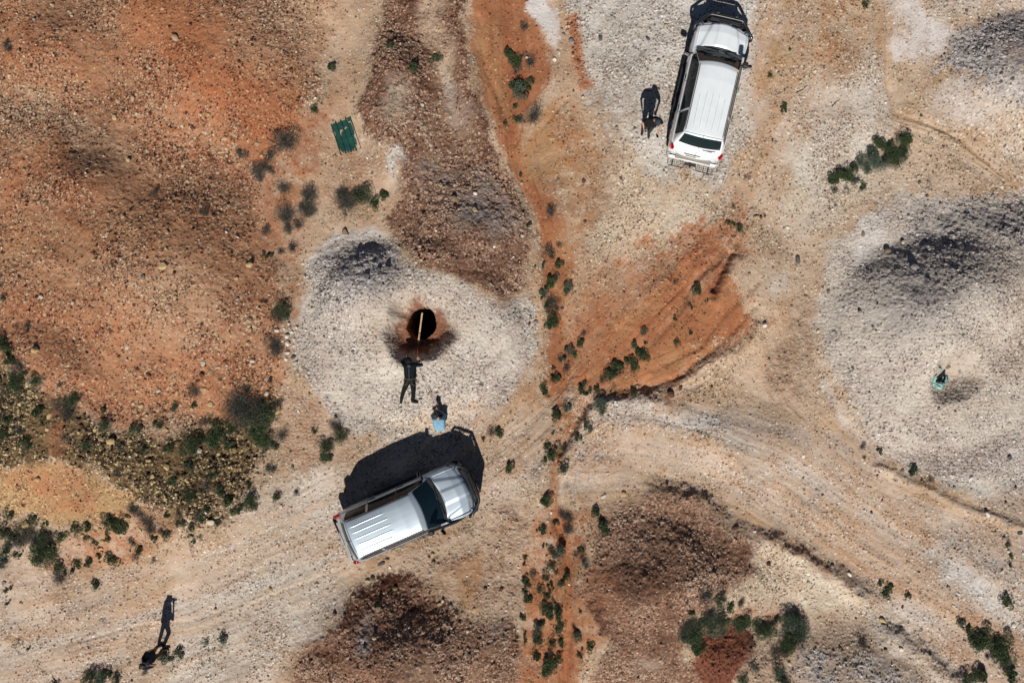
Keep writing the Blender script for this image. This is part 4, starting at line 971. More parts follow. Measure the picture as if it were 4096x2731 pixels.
def head(c, look, s=1.0, neck=None, up=None):
    look = Vector(look).normalized(); up = Vector(up).normalized() if up else Vector((0, 0, 1)); side = look.cross(up).normalized(); up = side.cross(look).normalized()
    c = Vector(c); rot = Matrix((side, look, up)).transposed()
    q = rot.to_euler()
    o = [('b', c, (.076 * s, .095 * s, .105 * s), q), ('b', c + look * .035 * s - up * .05 * s, (.055 * s, .060 * s, .06 * s), q),
         ('c', c + look * .092 * s + up * .01 * s, c + look * .112 * s - up * .025 * s, .009 * s, .015 * s),
         ('b', c + look * .088 * s - up * .062 * s, (.024 * s, .012 * s, .010 * s), q), ('c', c + look * .082 * s + up * .028 * s - side * .03 * s, c + look * .082 * s + up * .028 * s + side * .03 * s, .013 * s, .013 * s)]
    for k in (-1, 1): o.append(('b', c + side * k * .080 * s - look * .01 * s - up * .01 * s, (.012 * s, .022 * s, .032 * s), q))
    if neck is not None: o.append(('c', c - up * .06 * s - look * .02 * s, Vector(neck), .052 * s, .060 * s))
    return o, (c, look, up, side, q)
def eyes(fr, parent, s=1.0):
    c, look, up, side, q = fr
    for k in (-1, 1):
        mb = MB(); mb.add(ball(c + look * .090 * s + side * k * .031 * s + up * .006 * s, .010 * s, None, 8, 6)); mb.build("eye", eye_mat, parent, True)
skin_m = mat("skin", (.50, .27, .18), rough=.55, noise=.1, nscale=12)
skin_d = mat("tanned skin", (.36, .19, .12), rough=.55, noise=.1, nscale=12)
eye_mat = mat("eye", (.05, .04, .035), rough=.2)
hair_b = mat("black hair", (.012, .010, .009), rough=.5, noise=.3, nscale=60, bump=.6, bscale=60)
tee_b = mat("black cotton", (.010, .011, .012), rough=.9, noise=.25, nscale=9, bump=.5, bscale=18)
trouser_g = mat("charcoal trousers", (.030, .034, .036), rough=.9, noise=.25, nscale=9, bump=.5, bscale=16)
cap_m = mat("slate cap", (.030, .042, .055), rough=.8, noise=.15, nscale=20)
navy = mat("navy shirt", (.012, .016, .034), rough=.85, noise=.35, nscale=7, bump=.5, bscale=14)
khaki = mat("khaki trousers", (.105, .075, .040), rough=.9, noise=.25, nscale=9, bump=.5, bscale=16)
boot_m = mat("dark boots", (.018, .016, .015), rough=.7, noise=.2, nscale=20)
jack_m = mat("dark jacket", (.007, .010, .014), rough=.75, noise=.3, nscale=8, bump=.6, bscale=14)
olive = mat("olive webbing", (.075, .072, .045), rough=.85, noise=.25, nscale=30)
denim = mat("light blue denim", (.19, .35, .47), rough=.85, noise=.12, nscale=10, bump=.7, bscale=9)
jeans = mat("dark jeans", (.02, .025, .04), rough=.9, noise=.2, nscale=10)
wood_m = mat("weathered pine", (.42, .29, .16), rough=.75, noise=.25, nscale=7, bump=.3, bscale=30)
rope_r = mat("red rope", (.30, .07, .05), rough=.8); rope_g = mat("grey cord", (.22, .21, .19), rough=.8)

# --- man in black beside the white car, looking down at his phone (faces the bottom of the photo)
x0, y0 = Q(2583, 530)
A = empty("person", (x0, y0, gz(x0, y0)), 0, "person in black T-shirt and dark cap standing beside the white car, looking at a phone", "person")
hd, fr = head((.11, -.11, 1.64), (.15, -.80, -.55), 1.0, (.03, -.01, 1.47))
sk = hd + [('c', (-.20, 0, 1.42), (-.33, -.01, 1.16), .050, .042), ('c', (-.33, -.01, 1.16), (-.27, -.13, .95), .040, .028),
           ('c', (.23, -.02, 1.42), (.35, -.06, 1.17), .050, .042), ('c', (.35, -.06, 1.17), (.25, -.31, 1.08), .040, .027),
           ('c', (-.17, 0, 1.39), (.19, 0, 1.39), .055, .055), ('c', (0, 0, 1.36), (0, 0, 1.0), .09, .10),
           ('c', (-.09, 0, .95), (-.12, .0, .50), .08, .055), ('c', (-.12, 0, .50), (-.14, .03, .10), .05, .035), ('c', (.09, 0, .95), (.07, -.05, .50), .08, .055), ('c', (.07, -.05, .50), (.06, -.06, .10), .05, .035)]
sk += hand((-.265, -.14, .94), (.1, -.5, -.8), (-.9, -.2, 0), (.2, -.8, .2), .6) + hand((.245, -.32, 1.08), (-.35, -.9, .05), (0, 0, 1), (-.9, .3, 0), .75)
bd = body_mesh("body", sk, skin_m, A, .007)
eyes(fr, bd)
body_mesh("shirt", [('c', (-.16, 0, 1.41), (.18, 0, 1.41), .095, .095), ('c', (-.08, .01, 1.35), (.09, .01, 1.35), .145, .145), ('c', (-.07, 0, 1.3), (-.07, 0, .96), .15, .145), ('c', (.08, 0, 1.3), (.08, 0, .96), .15, .145),
     ('c', (-.20, 0, 1.42), (-.275, -.005, 1.26), .080, .074), ('c', (.22, -.01, 1.42), (.30, -.04, 1.27), .080, .074)], tee_b, A, .009)
body_mesh("trousers", [('c', (-.07, 0, .98), (.07, 0, .98), .125, .125), ('c', (-.09, 0, .93), (-.13, .0, .50), .112, .088), ('c', (-.13, 0, .50), (-.15, .03, .12), .075, .068), ('c', (.09, -.01, .93), (.08, -.05, .50), .098, .078), ('c', (.08, -.05, .50), (.07, -.06, .12), .075, .068)], trouser_g, A, .009)
for (bx, by, tx, ty) in ((-.15, .03, -.19, -.15), (.07, -.06, .06, -.25)):
    body_mesh("shoe", [('c', (bx, by, .06), (tx, ty, .05), .050, .045), ('c', (bx, by, .12), (bx, by, .06), .05, .05)], trouser_g, A, .008)
c, look, up, side, q = fr
body_mesh("cap", [('b', c + up * .035, (.108, .124, .100), q), ('c', c + look * .09 + up * .045 - side * .05, c + look * .17 + up * .02 - side * .03, .014, .010), ('c', c + look * .09 + up * .045 + side * .05, c + look * .17 + up * .02 + side * .03, .014, .010), ('c', c + look * .10 + up * .048, c + look * .18 + up * .022, .014, .010), ('b', c + up * .125, .012)], cap_m, A, .006, sm_=2)
mb = MB(); mb.tube([V3(.255, -.288, 1.08) + V3(.036 * math.cos(a), .01 * math.cos(a), .034 * math.sin(a)) for a in np.linspace(0, 2 * math.pi, 13)[:-1]], .007, 6, True); mb.build("wrist_watch", black_plastic, A)
mb = MB(); mb.box((.19, -.45, 1.085), (.078, .155, .010), rot=(R(-8), 0, R(12)), bev=.004); ph = mb.build("phone", mat("phone black", (.006, .006, .007), rough=.25), None); ph.location = A.location
me = ph.data; tag(ph, "black phone held in the hand of the standing man by the white car", "phone")
mb = MB(); mb.box((.19, -.45, 1.0915), (.068, .135, .0015), rot=(R(-8), 0, R(12))); mb.build("screen", mat("phone screen", (.004, .004, .005), rough=.08), ph)

# --- photographer at the bottom left, side on, a small camera to the face
x0, y0 = Q(648, 2588)
B = empty("person", (x0, y0, gz(x0, y0)), R(4), "person in navy shirt and khaki trousers holding a camera up to the face", "person")
hd, fr = head((.07, -.01, 1.66), (1, .02, -.05), 1.0, (-.01, 0, 1.46))
sk = hd + [('c', (0, .19, 1.42), (-.03, .27, 1.15), .052, .042), ('c', (-.03, .27, 1.15), (.06, .26, .90), .040, .028),
           ('c', (0, -.19, 1.42), (.23, -.22, 1.12), .052, .042), ('c', (.23, -.22, 1.12), (.21, -.08, 1.46), .040, .028),
           ('c', (0, -.14, 1.38), (0, .14, 1.38), .055, .055), ('c', (0, 0, 1.36), (0, 0, 1.0), .09, .10),
           ('c', (0, .08, .95), (-.06, .08, .5), .08, .055), ('c', (-.06, .08, .5), (-.12, .07, .1), .05, .035), ('c', (0, -.08, .95), (.15, -.07, .52), .08, .055), ('c', (.15, -.07, .52), (.04, -.06, .1), .05, .035)]
sk += hand((.065, .26, .885), (.3, 0, -.95), (0, .9, 0), (.9, 0, .2), .6) + hand((.21, -.075, 1.47), (.1, .5, .85), (.6, -.4, 0), (-.5, .7, .3), .9)
bd = body_mesh("body", sk, skin_d, B, .007); eyes(fr, bd)
body_mesh("shirt", [('c', (0, -.16, 1.41), (0, .16, 1.41), .098, .098), ('c', (.02, -.08, 1.34), (.02, .08, 1.34), .15, .15), ('c', (.01, -.07, 1.3), (.0, -.07, .88), .15, .155), ('c', (.01, .07, 1.3), (0, .07, .88), .15, .155),
     ('c', (0, .19, 1.41), (-.025, .25, 1.20), .078, .068), ('c', (0, -.19, 1.41), (.17, -.21, 1.20), .084, .074)], navy, B, .009)
body_mesh("trousers", [('c', (0, -.06, .94), (0, .06, .94), .125, .125), ('c', (0, .08, .92), (-.07, .08, .50), .098, .075), ('c', (-.07, .08, .50), (-.13, .07, .12), .072, .062), ('c', (.01, -.08, .92), (.16, -.07, .52), .098, .078), ('c', (.16, -.07, .52), (.04, -.06, .12), .074, .062)], khaki, B, .009)
for (bx, by, tx, ty) in ((-.13, .07, .07, .09), (.04, -.06, .24, -.07)):
    body_mesh("boot", [('c', (bx, by, .06), (tx, ty, .05), .056, .046), ('c', (bx, by, .15), (bx, by, .06), .058, .055)], boot_m, B, .008)
c, look, up, side, q = fr
rng2 = random.Random(5)
body_mesh("hair", [('b', c + up * .035 - look * .02, (.100, .115, .100), q)] + [('b', c + V3(rng2.uniform(-.10, .06), rng2.uniform(-.08, .08), rng2.uniform(.03, .11)), rng2.uniform(.026, .040)) for _ in range(26)], hair_b, B, .007, sm_=1)
mb = MB(); mb.box((.215, .0, 1.61), (.075, .135, .095), bev=.012); mb.lathe([(.001, .0), (.036, .0), (.038, .08), (.032, .085), (.001, .08)], (0, 0, 0), n=18)
for v in mb.V[-90:]: v[:] = (v.y + .245, v.x + .0, v.z + 1.605)
mb.box((.215, 0, 1.665), (.05, .05, .025), bev=.008)
cam_o = mb.build("camera", black_plastic, None); cam_o.location = B.location; cam_o.rotation_euler = B.rotation_euler
tag(cam_o, "small black camera held to the face of the photographer on the track", "camera")
mb = MB(); mb.tube([(.22, .07, 1.62), (.27, .09, 1.50), (.25, .05, 1.42), (.22, -.06, 1.52)], .006, 5); mb.build("strap", black_plastic, cam_o)

# --- man lying on his front at the edge of the shaft
def W(px, py, h, ref=None):
    x, y = Q(px, py); zz = gz(*Q(*ref)) if ref else gz(x, y); return Vector((x, y, zz + h))
lp = (1650, 1510)
C_ = empty("person", W(1650, 1512, 0), 0, "person in dark hooded jacket and climbing harness lying face down at the shaft edge", "person")
inv = -C_.location
def L_(px, py, h, ref=lp): return W(px, py, h, ref) + inv
hz_ = L_(1645, 1440, .20); neck = L_(1646, 1453, .17)
hd, fr = head(hz_, (.05, .75, -.65), 1.0, neck, (0, .5, .8))
zk = lambda px, py, h: W(px, py, h) + inv
sk = hd + [('c', L_(1632, 1460, .13), L_(1665, 1460, .13), .055, .055), ('c', L_(1648, 1466, .12), L_(1650, 1510, .11), .085, .085),
           ('c', L_(1641, 1520, .13), zk(1622, 1560, .08), .085, .058), ('c', zk(1622, 1560, .08), zk(1612, 1596, .07), .052, .038), ('c', L_(1658, 1520, .13), zk(1660, 1560, .08), .085, .058), ('c', zk(1660, 1560, .08), zk(1657, 1594, .07), .052, .038),
           ('c', L_(1671, 1458, .16), L_(1694, 1457, .10), .052, .042), ('c', L_(1694, 1457, .10), L_(1684, 1440, .07), .040, .028),
           ('c', L_(1628, 1458, .15), L_(1618, 1446, .06), .052, .042), ('c', L_(1618, 1446, .06), L_(1634, 1430, .03), .040, .028)]
sk += hand(L_(1683.5, 1438, .07), (-.3, .9, .0), (0, 0, 1), (-.9, -.2, 0), .7) + hand(L_(1635, 1428, .03), (.3, .9, -.1), (0, 0, 1), (.9, -.2, 0), .5)
bd = body_mesh("body", sk, skin_m, C_, .008); eyes(fr, bd)
body_mesh("jacket", [('c', L_(1633, 1459, .17), L_(1666, 1459, .17), .105, .105), ('c', L_(1639, 1464, .16), L_(1642, 1508, .14), .140, .130), ('c', L_(1659, 1464, .16), L_(1658, 1508, .14), .140, .130),
     ('c', L_(1671, 1458, .16), L_(1695, 1457, .10), .075, .062), ('c', L_(1695, 1457, .10), L_(1685, 1443, .07), .060, .048), ('c', L_(1628, 1458, .15), L_(1617, 1446, .07), .075, .060), ('c', L_(1617, 1446, .07), L_(1631, 1433, .04), .060, .048)], jack_m, C_, .010)
c, look, up, side, q = fr
body_mesh("hood", [('b', c - look * .012 + up * .012, (.120, .125, .135), q), ('b', c - look * .05 - up * .07, (.11, .09, .08), q), ('b', L_(1646, 1452, .22), (.12, .09, .06))], jack_m, C_, .009)
body_mesh("collar_lining", [('b', L_(1648, 1461, .315), (.070, .055, .018))], olive, C_, .007)
body_mesh("trousers", [('c', L_(1643, 1514, .14), L_(1657, 1514, .14), .132, .132), ('c', L_(1641, 1522, .14), zk(1622, 1560, .09), .105, .082), ('c', zk(1622, 1560, .09), zk(1613, 1588, .08), .078, .068), ('c', L_(1658, 1522, .14), zk(1661, 1560, .09), .105, .082), ('c', zk(1661, 1560, .09), zk(1658, 1588, .08), .078, .068)], tee_b, C_, .010)
body_mesh("boot", [('c', zk(1612, 1592, .08), zk(1610, 1606, .07), .058, .050), ('c', zk(1610, 1604, .09), zk(1608, 1607, .03), .052, .042)], boot_m, C_, .008)
body_mesh("boot", [('c', zk(1654, 1594, .08), zk(1656, 1602, .07), .060, .055), ('c', zk(1656, 1601, .07), zk(1673, 1606, .05), .056, .046)], boot_m, C_, .008)
hs = MB()
for yy, rr, zc in ((1511, .140, .145),):
    hs.tube([L_(1650, yy, zc) + V3(rr * 1.42 * math.cos(a), 0.01 * math.sin(a * 3), rr * math.sin(a)) for a in np.linspace(-.35, math.pi + .35, 19)], .024, 8)
for (px, py, zc, rr) in ((1633, 1533, .12, .108), (1662, 1533, .12, .108)):
    hs.tube([L_(px, py, zc) + V3(rr * math.cos(a), .04 * math.cos(a) * (1 if px < 1650 else -1), rr * math.sin(a)) for a in np.linspace(-.3, math.pi + .3, 15)], .018, 8)
hs.tube([L_(1650, 1511, .295), L_(1640, 1522, .275), L_(1633, 1533, .255)], .012, 6); hs.tube([L_(1650, 1511, .295), L_(1658, 1522, .275), L_(1662, 1533, .255)], .012, 6)
hs.build("harness", olive, C_, True)
hs = MB(); hs.tube([L_(1648, 1470, .315), L_(1648, 1490, .305), L_(1649, 1511, .30)], .012, 6); hs.build("harness_strap", mat("grey webbing", (.10, .11, .12), rough=.8), C_, True)
hs = MB(); hs.tube([L_(1674, 1514, .16) + V3(.02 * math.cos(a), .045 * math.sin(a), 0) for a in np.linspace(0, 2 * math.pi, 11)[:-1]], .006, 6, True); hs.build("carabiner", chrome, C_, True)

# --- woman crouching with the line in her hands, light blue denim shirt, hair tied up
x0, y0 = Q(1774, 1664)
D = empty("person", (x0, y0, gz(x0, y0)), 0, "person in light blue denim shirt with dark tied hair crouching behind the one lying down", "person")
hd, fr = head((-.22, .13, .84), (-.15, .75, -.6), .97, (-.14, .0, .72), (0, .4, .9))
sk = hd + [('c', (-.27, -.08, .66), (-.37, .06, .46), .045, .036), ('c', (-.37, .06, .46), (-.26, .25, .42), .034, .024), ('c', (.03, -.08, .66), (.07, .10, .46), .045, .036), ('c', (.07, .10, .46), (-.14, .24, .42), .034, .024),
           ('c', (-.26, -.1, .64), (.02, -.1, .64), .05, .05), ('c', (-.12, -.12, .60), (-.10, -.34, .34), .09, .11),
           ('c', (-.18, -.32, .30), (-.28, .06, .40), .09, .06), ('c', (-.28, .06, .40), (-.25, -.02, .08), .05, .035), ('c', (-.02, -.32, .30), (.05, .06, .40), .09, .06), ('c', (.05, .06, .40), (.02, -.02, .08), .05, .035)]
sk += hand((-.255, .26, .42), (.3, .9, 0), (-.6, 0, .6), (.6, .2, .5), 1.0, .9) + hand((-.145, .25, .42), (-.3, .9, 0), (.6, 0, .6), (-.6, .2, .5), 1.0, .9)
bd = body_mesh("body", sk, skin_m, D, .007); eyes(fr, bd, .97)
body_mesh("denim_shirt", [('c', (-.25, -.09, .66), (.01, -.09, .66), .095, .095), ('c', (-.20, -.14, .62), (-.18, -.36, .40), .135, .140), ('c', (-.04, -.14, .62), (-.03, -.36, .40), .135, .140), ('c', (-.12, -.2, .60), (-.10, -.38, .36), .15, .15),
     ('c', (-.28, -.08, .66), (-.38, .05, .47), .074, .058), ('c', (-.38, .05, .47), (-.29, .20, .425), .056, .042), ('c', (.03, -.08, .66), (.09, .09, .47), .074, .058), ('c', (.09, .09, .47), (-.10, .21, .425), .056, .042)], denim, D, .009)
body_mesh("jeans", [('c', (-.17, -.34, .27), (-.03, -.34, .27), .14, .14), ('c', (-.18, -.30, .30), (-.28, .05, .38), .105, .078), ('c', (-.28, .05, .38), (-.25, -.02, .10), .072, .055), ('c', (-.02, -.30, .30), (.05, .05, .38), .105, .078), ('c', (.05, .05, .38), (.02, -.02, .10), .072, .055)], jeans, D, .009)
for bx in (-.25, .02):
    body_mesh("shoe", [('c', (bx, -.03, .05), (bx + (.03 if bx > 0 else -.03), .15, .04), .044, .038)], boot_m, D, .008)
c, look, up, side, q = fr
body_mesh("hair", [('b', c + up * .02 - look * .022, (.088, .104, .100), q), ('b', c + up * .10 - look * .01, .045), ('c', c + up * .10, c + up * .13 + look * .10, .026, .030), ('c', c + up * .13 + look * .10, c + up * .11 + look * .17 + side * .06, .030, .014), ('b', c - look * .07 - up * .03, (.088, .075, .095), q), ('b', c - look * .05 + up * .05, .085)], hair_b, D, .007, sm_=2)

# --- timber across the shaft, rope, cord
def beam(name, a, b, w_, h_, m, parent=None):
    a, b = Vector(a), Vector(b); t = (b - a).normalized(); s_ = t.cross(Vector((0, 0, 1))).normalized(); u = s_.cross(t)
    V = []; n = 9
    for k in range(n):
        p = a.lerp(b, k / (n - 1)); wob = 1 + .05 * math.sin(k * 2.1)
        for sx, su in ((-1, -1), (1, -1), (1, 1), (-1, 1)): V.append(p + s_ * sx * w_ / 2 * wob + u * su * h_ / 2 - a)
    F = [(3, 2, 1, 0), tuple((n - 1) * 4 + k for k in range(4))] + [(q * 4 + k, q * 4 + (k + 1) % 4, q * 4 + 4 + (k + 1) % 4, q * 4 + 4 + k) for q in range(n - 1) for k in range(4)]
    o = link(name, pymesh(name, V, F), parent, m); o.location = a; return o
pa = W(1671.5, 1375, .0); pa.z = gz(*Q(1660, 1395)) + .03
pb = W(1700, 1238, 0); pb.z = pa.z + .42
pb.x, pb.y = Q(1693, 1252); 
plank = beam("timber_pole", pa, pb, .055, .045, wood_m); tag(plank, "pale sawn timber pole reaching out over the dark shaft", "pole")
pm_ = pa.lerp(pb, .35)
bk = MB(); bk.tube([Vector((0.04 * math.cos(a), 0, .035 * math.sin(a))) + (pm_ - pa) for a in np.linspace(0, 2 * math.pi, 11)[:-1]], .012, 6, True); bk.build("rope_ring", black_plastic, plank, True)
def line(name, pts, r, m, lab, sag=0.0):
    P0 = Vector(pts[0]); out = []
    for i in range(len(pts) - 1):
        a, b = Vector(pts[i]), Vector(pts[i + 1])
        for k in range(8):
            t = k / 8; p = a.lerp(b, t); p.z -= sag * math.sin(math.pi * t); p.x += .006 * math.sin((i * 8 + k) * 1.3); out.append(p - P0)
    out.append(Vector(pts[-1]) - P0); mb_ = MB(); mb_.tube(out, r, 6); o = mb_.build(name, m, None, True); o.location = P0; return tag(o, lab, "rope")
h1 = L_(1684, 1430, .08) - inv; hw = D.matrix_world.translation if False else Vector(D.location) + V3(-.19, .33, .42)
line("rope", [pm_ + V3(0, 0, -.02), W(1679, 1395, .10, lp), W(1680, 1432, .10, lp), W(1685, 1468, .05), W(1697, 1510, .03), W(1717, 1552, .03), W(1734, 1590, .05), hw], .0055, rope_r, "thin red rope running from the timber pole past the lying man to the crouching woman")
line("cord", [W(1684, 1440, .10, lp), W(1690, 1466, .04), W(1706, 1510, .03), W(1726, 1555, .03), W(1745, 1600, .08), hw + V3(.05, -.02, 0)], .005, rope_g, "thin grey cord lying beside the red rope")
# ------------------------------------------------------------------ words for telling look-alikes apart
MARKS = [("the open shaft", 967, 742), ("the white car", 1625, 220), ("the silver car", 940, 1180), ("the green sheet", 796, 312), ("the teal scrap", 2138, 868),
         ("the photographer", 365, 1500), ("the red pit", 1655, 1500), ("the gully fork", 1310, 930), ("the upper heap", 930, 200), ("the bottom heap", 900, 1450),
         ("the yellow slope", 330, 1010), ("the white silt", 2110, 70), ("the biggest bush", 590, 940), ("the bush row", 1990, 365), ("the orange slope", 1560, 690),
         ("the top wash", 1180, 130), ("the lower gully", 1290, 1330), ("the rubble bank", 1740, 1230), ("the pale prone figure's mound edge", 700, 800), ("the orange mound", 300, 450),
         ("the bottom-right corner", 2300, 1500), ("the left-edge thicket", 30, 900), ("the reddish heap", 1480, 1300), ("the right-hand mound", 2100, 700), ("the middle gully", 1260, 560),
         ("the oval red patch", 130, 1120), ("the top-left corner", 60, 40), ("the curving track", 1800, 1080)]
MARKS = [(("the mound's left edge" if 'prone' in n else n), x, y) for n, x, y in MARKS]
DIRS = ["right of", "above right of", "above", "above left of", "left of", "below left of", "below", "below right of"]
ORD = ["first", "second", "third", "fourth", "fifth", "sixth", "seventh", "eighth", "ninth", "tenth", "eleventh", "twelfth", "thirteenth"]
def place_words(u, v):
    n, x, y = min(MARKS, key=lambda m: math.hypot(m[1] - u, m[2] - v)); d = math.hypot(x - u, y - v)
    if d < 26: return "at " + n
    a = math.degrees(math.atan2(y - v, u - x)) % 360
    return ("close " if d < 80 else "") + DIRS[int((a + 22.5) // 45) % 8] + " " + n
def label_all(items):
    """items: list of (object, look, u, v): equal wordings get their order from the top"""
    by = {}
    for o, look, u, v in items: by.setdefault((look, place_words(u, v)), []).append((v, u, o))
    for (look, pl), L in by.items():
        L.sort(key=lambda t: (t[0], t[1]))
        for i, (_, _, o) in enumerate(L):
            o['label'] = look + " " + pl + ("" if len(L) == 1 else ", %s from top" % ORD[min(i, 12)])

# ------------------------------------------------------------------ shrubs
leaf_mat = mat("leaves", (.1, .15, .05), rough=.65, spec=.3, attr="tint", trl=.18)
twig_mat = mat("twigs", (.1, .09, .08), rough=.95, spec=.1, attr="tint")
def leaves(rs, C, n, size, cols, flat=.75, jit=.35):
    """n small leaves around the points C (k,4: x,y,z,r)"""
    k = rs.randint(0, len(C), n); d = rs.normal(size=(n, 3)); d /= np.linalg.norm(d, axis=1)[:, None]; d[:, 2] = np.abs(d[:, 2]) * 1.1 - .25
    rad = (.55 + .5 * rs.rand(n) ** .6)[:, None]; c = C[k, :3] + d * C[k, 3:4] * rad; c[:, 2] = np.abs(c[:, 2]) + .01
    a = d + rs.normal(size=(n, 3)) * .7; a /= np.linalg.norm(a, axis=1)[:, None]
    b = np.cross(a, rs.normal(size=(n, 3))); b /= np.linalg.norm(b, axis=1)[:, None]
    s = size * (.6 + .8 * rs.rand(n))[:, None]; w_ = s * .42
    P0 = c - a * s * .5; P1 = c + b * w_ * .5; P2 = c + a * s * .5; P3 = c - b * w_ * .5
    V = np.stack([P0, P1, P2, P3], 1).reshape(-1, 3); F = np.arange(4 * n).reshape(-1, 4)
    col = np.array(cols)[rs.randint(0, len(cols), n)] * (1 + jit * (rs.rand(n, 1) - .5)) ; return V, F, np.repeat(col, 4, 0)
def twigs(rs, n, R_, h, rad, cols, lean=.6):
    V = []; F = []; C_2 = []
    for i in range(n):
        an = rs.rand() * 6.283; rr = R_ * (.35 + .75 * rs.rand()); base = rs.normal(size=2) * R_ * .22
        if rs.rand() < .6: base = np.array([math.cos(an), math.sin(an)]) * rr * rs.rand() * .7
        p = np.array([base[0], base[1], .0]); d = np.array([math.cos(an + rs.normal() * .7), math.sin(an + rs.normal() * .7), .3 + rs.rand() * lean]); d /= np.linalg.norm(d)
        L = (rr) * (.4 + .5 * rs.rand()); pts = [p]
        for q in range(3): d = d + rs.normal(size=3) * .28; d /= np.linalg.norm(d); p = p + d * L / 3; p[2] = abs(p[2]); pts.append(p)
        o = len(V); s = np.cross(d, [0, 0, 1.]); s /= np.linalg.norm(s) + 1e-6; u = np.cross(s, d)
        for q, pp in enumerate(pts):
            r = rad * (1.2 - .28 * q)
            for a in (0, 2.1, 4.2): V.append(pp + (s * math.cos(a) + u * math.sin(a)) * r)
        for q in range(3):
            for a in range(3): F.append((o + q * 3 + a, o + q * 3 + (a + 1) % 3, o + q * 3 + 3 + (a + 1) % 3, o + q * 3 + 3 + a))
        C_2 += [np.array(cols[rs.randint(len(cols))]) * (.7 + .6 * rs.rand())] * 12
    return np.array(V), np.array(F), np.array(C_2)
GREENS = [(.040, .082, .028), (.062, .112, .038), (.095, .140, .055), (.034, .055, .024), (.09, .085, .05)]
SAGES = [(.085, .125, .080), (.110, .150, .105), (.060, .095, .055), (.135, .165, .130)]
MIXES = [(.050, .080, .030), (.075, .085, .045), (.040, .095, .030), (.10, .09, .065)]
DRYS = [(.075, .070, .058), (.10, .090, .075), (.055, .055, .045), (.060, .075, .045)]
TW = [(.11, .095, .08), (.16, .145, .125), (.07, .06, .05)]
TWG = [(.19, .18, .165), (.12, .11, .10), (.08, .07, .06)]
def shrub_meshes(kind, size, seed):
    rs = np.random.RandomState(seed); R_ = (.11, .24, .46)[size]; nl = (300, 1100, 3000)[size]; k = (4, 7, 12)[size]
    C = np.zeros((k, 4)); a = rs.rand(k) * 6.283; rr = np.sqrt(rs.rand(k)) * R_ * .68; st = 1 + .5 * rs.rand()
    C[:, 0] = np.cos(a) * rr * st; C[:, 1] = np.sin(a) * rr / st ** .5; C[:, 3] = R_ * (.26 + .28 * rs.rand(k)); C[:, 2] = C[:, 3] * .8 + R_ * .30 * rs.rand(k)
    ls = (.036, .042, .048)[size]
    if kind == 'g': Lf = leaves(rs, C, nl, ls, GREENS)
    elif kind == 's': Lf = leaves(rs, C, int(nl * .9), ls * .9, SAGES)
    elif kind == 'm': Lf = leaves(rs, C, int(nl * .75), ls * .85, MIXES + GREENS[:2])
    else: Lf = leaves(rs, C, int(nl * .42), ls * .6, DRYS)
    nt_ = {'g': (16, 50, 110), 's': (20, 60, 130), 'm': (22, 70, 150), 'd': (60, 170, 380)}[kind][size]
    tw = twigs(rs, nt_, R_ * (1.05 if kind in 'dm' else .8), .5, (.0035 if kind in 'gs' else .0042), TWG if kind == 'd' else TW, 1.0)
    return npmesh("foliage", *Lf), npmesh("stems", *tw)
PROTO = {}
def get_proto(kind, size, var):
    k_ = (kind, size, var)
    if k_ not in PROTO: PROTO[k_] = shrub_meshes(kind, size, hash(kind) % 1 + ord(kind) * 31 + size * 7 + var)
    return PROTO[k_]
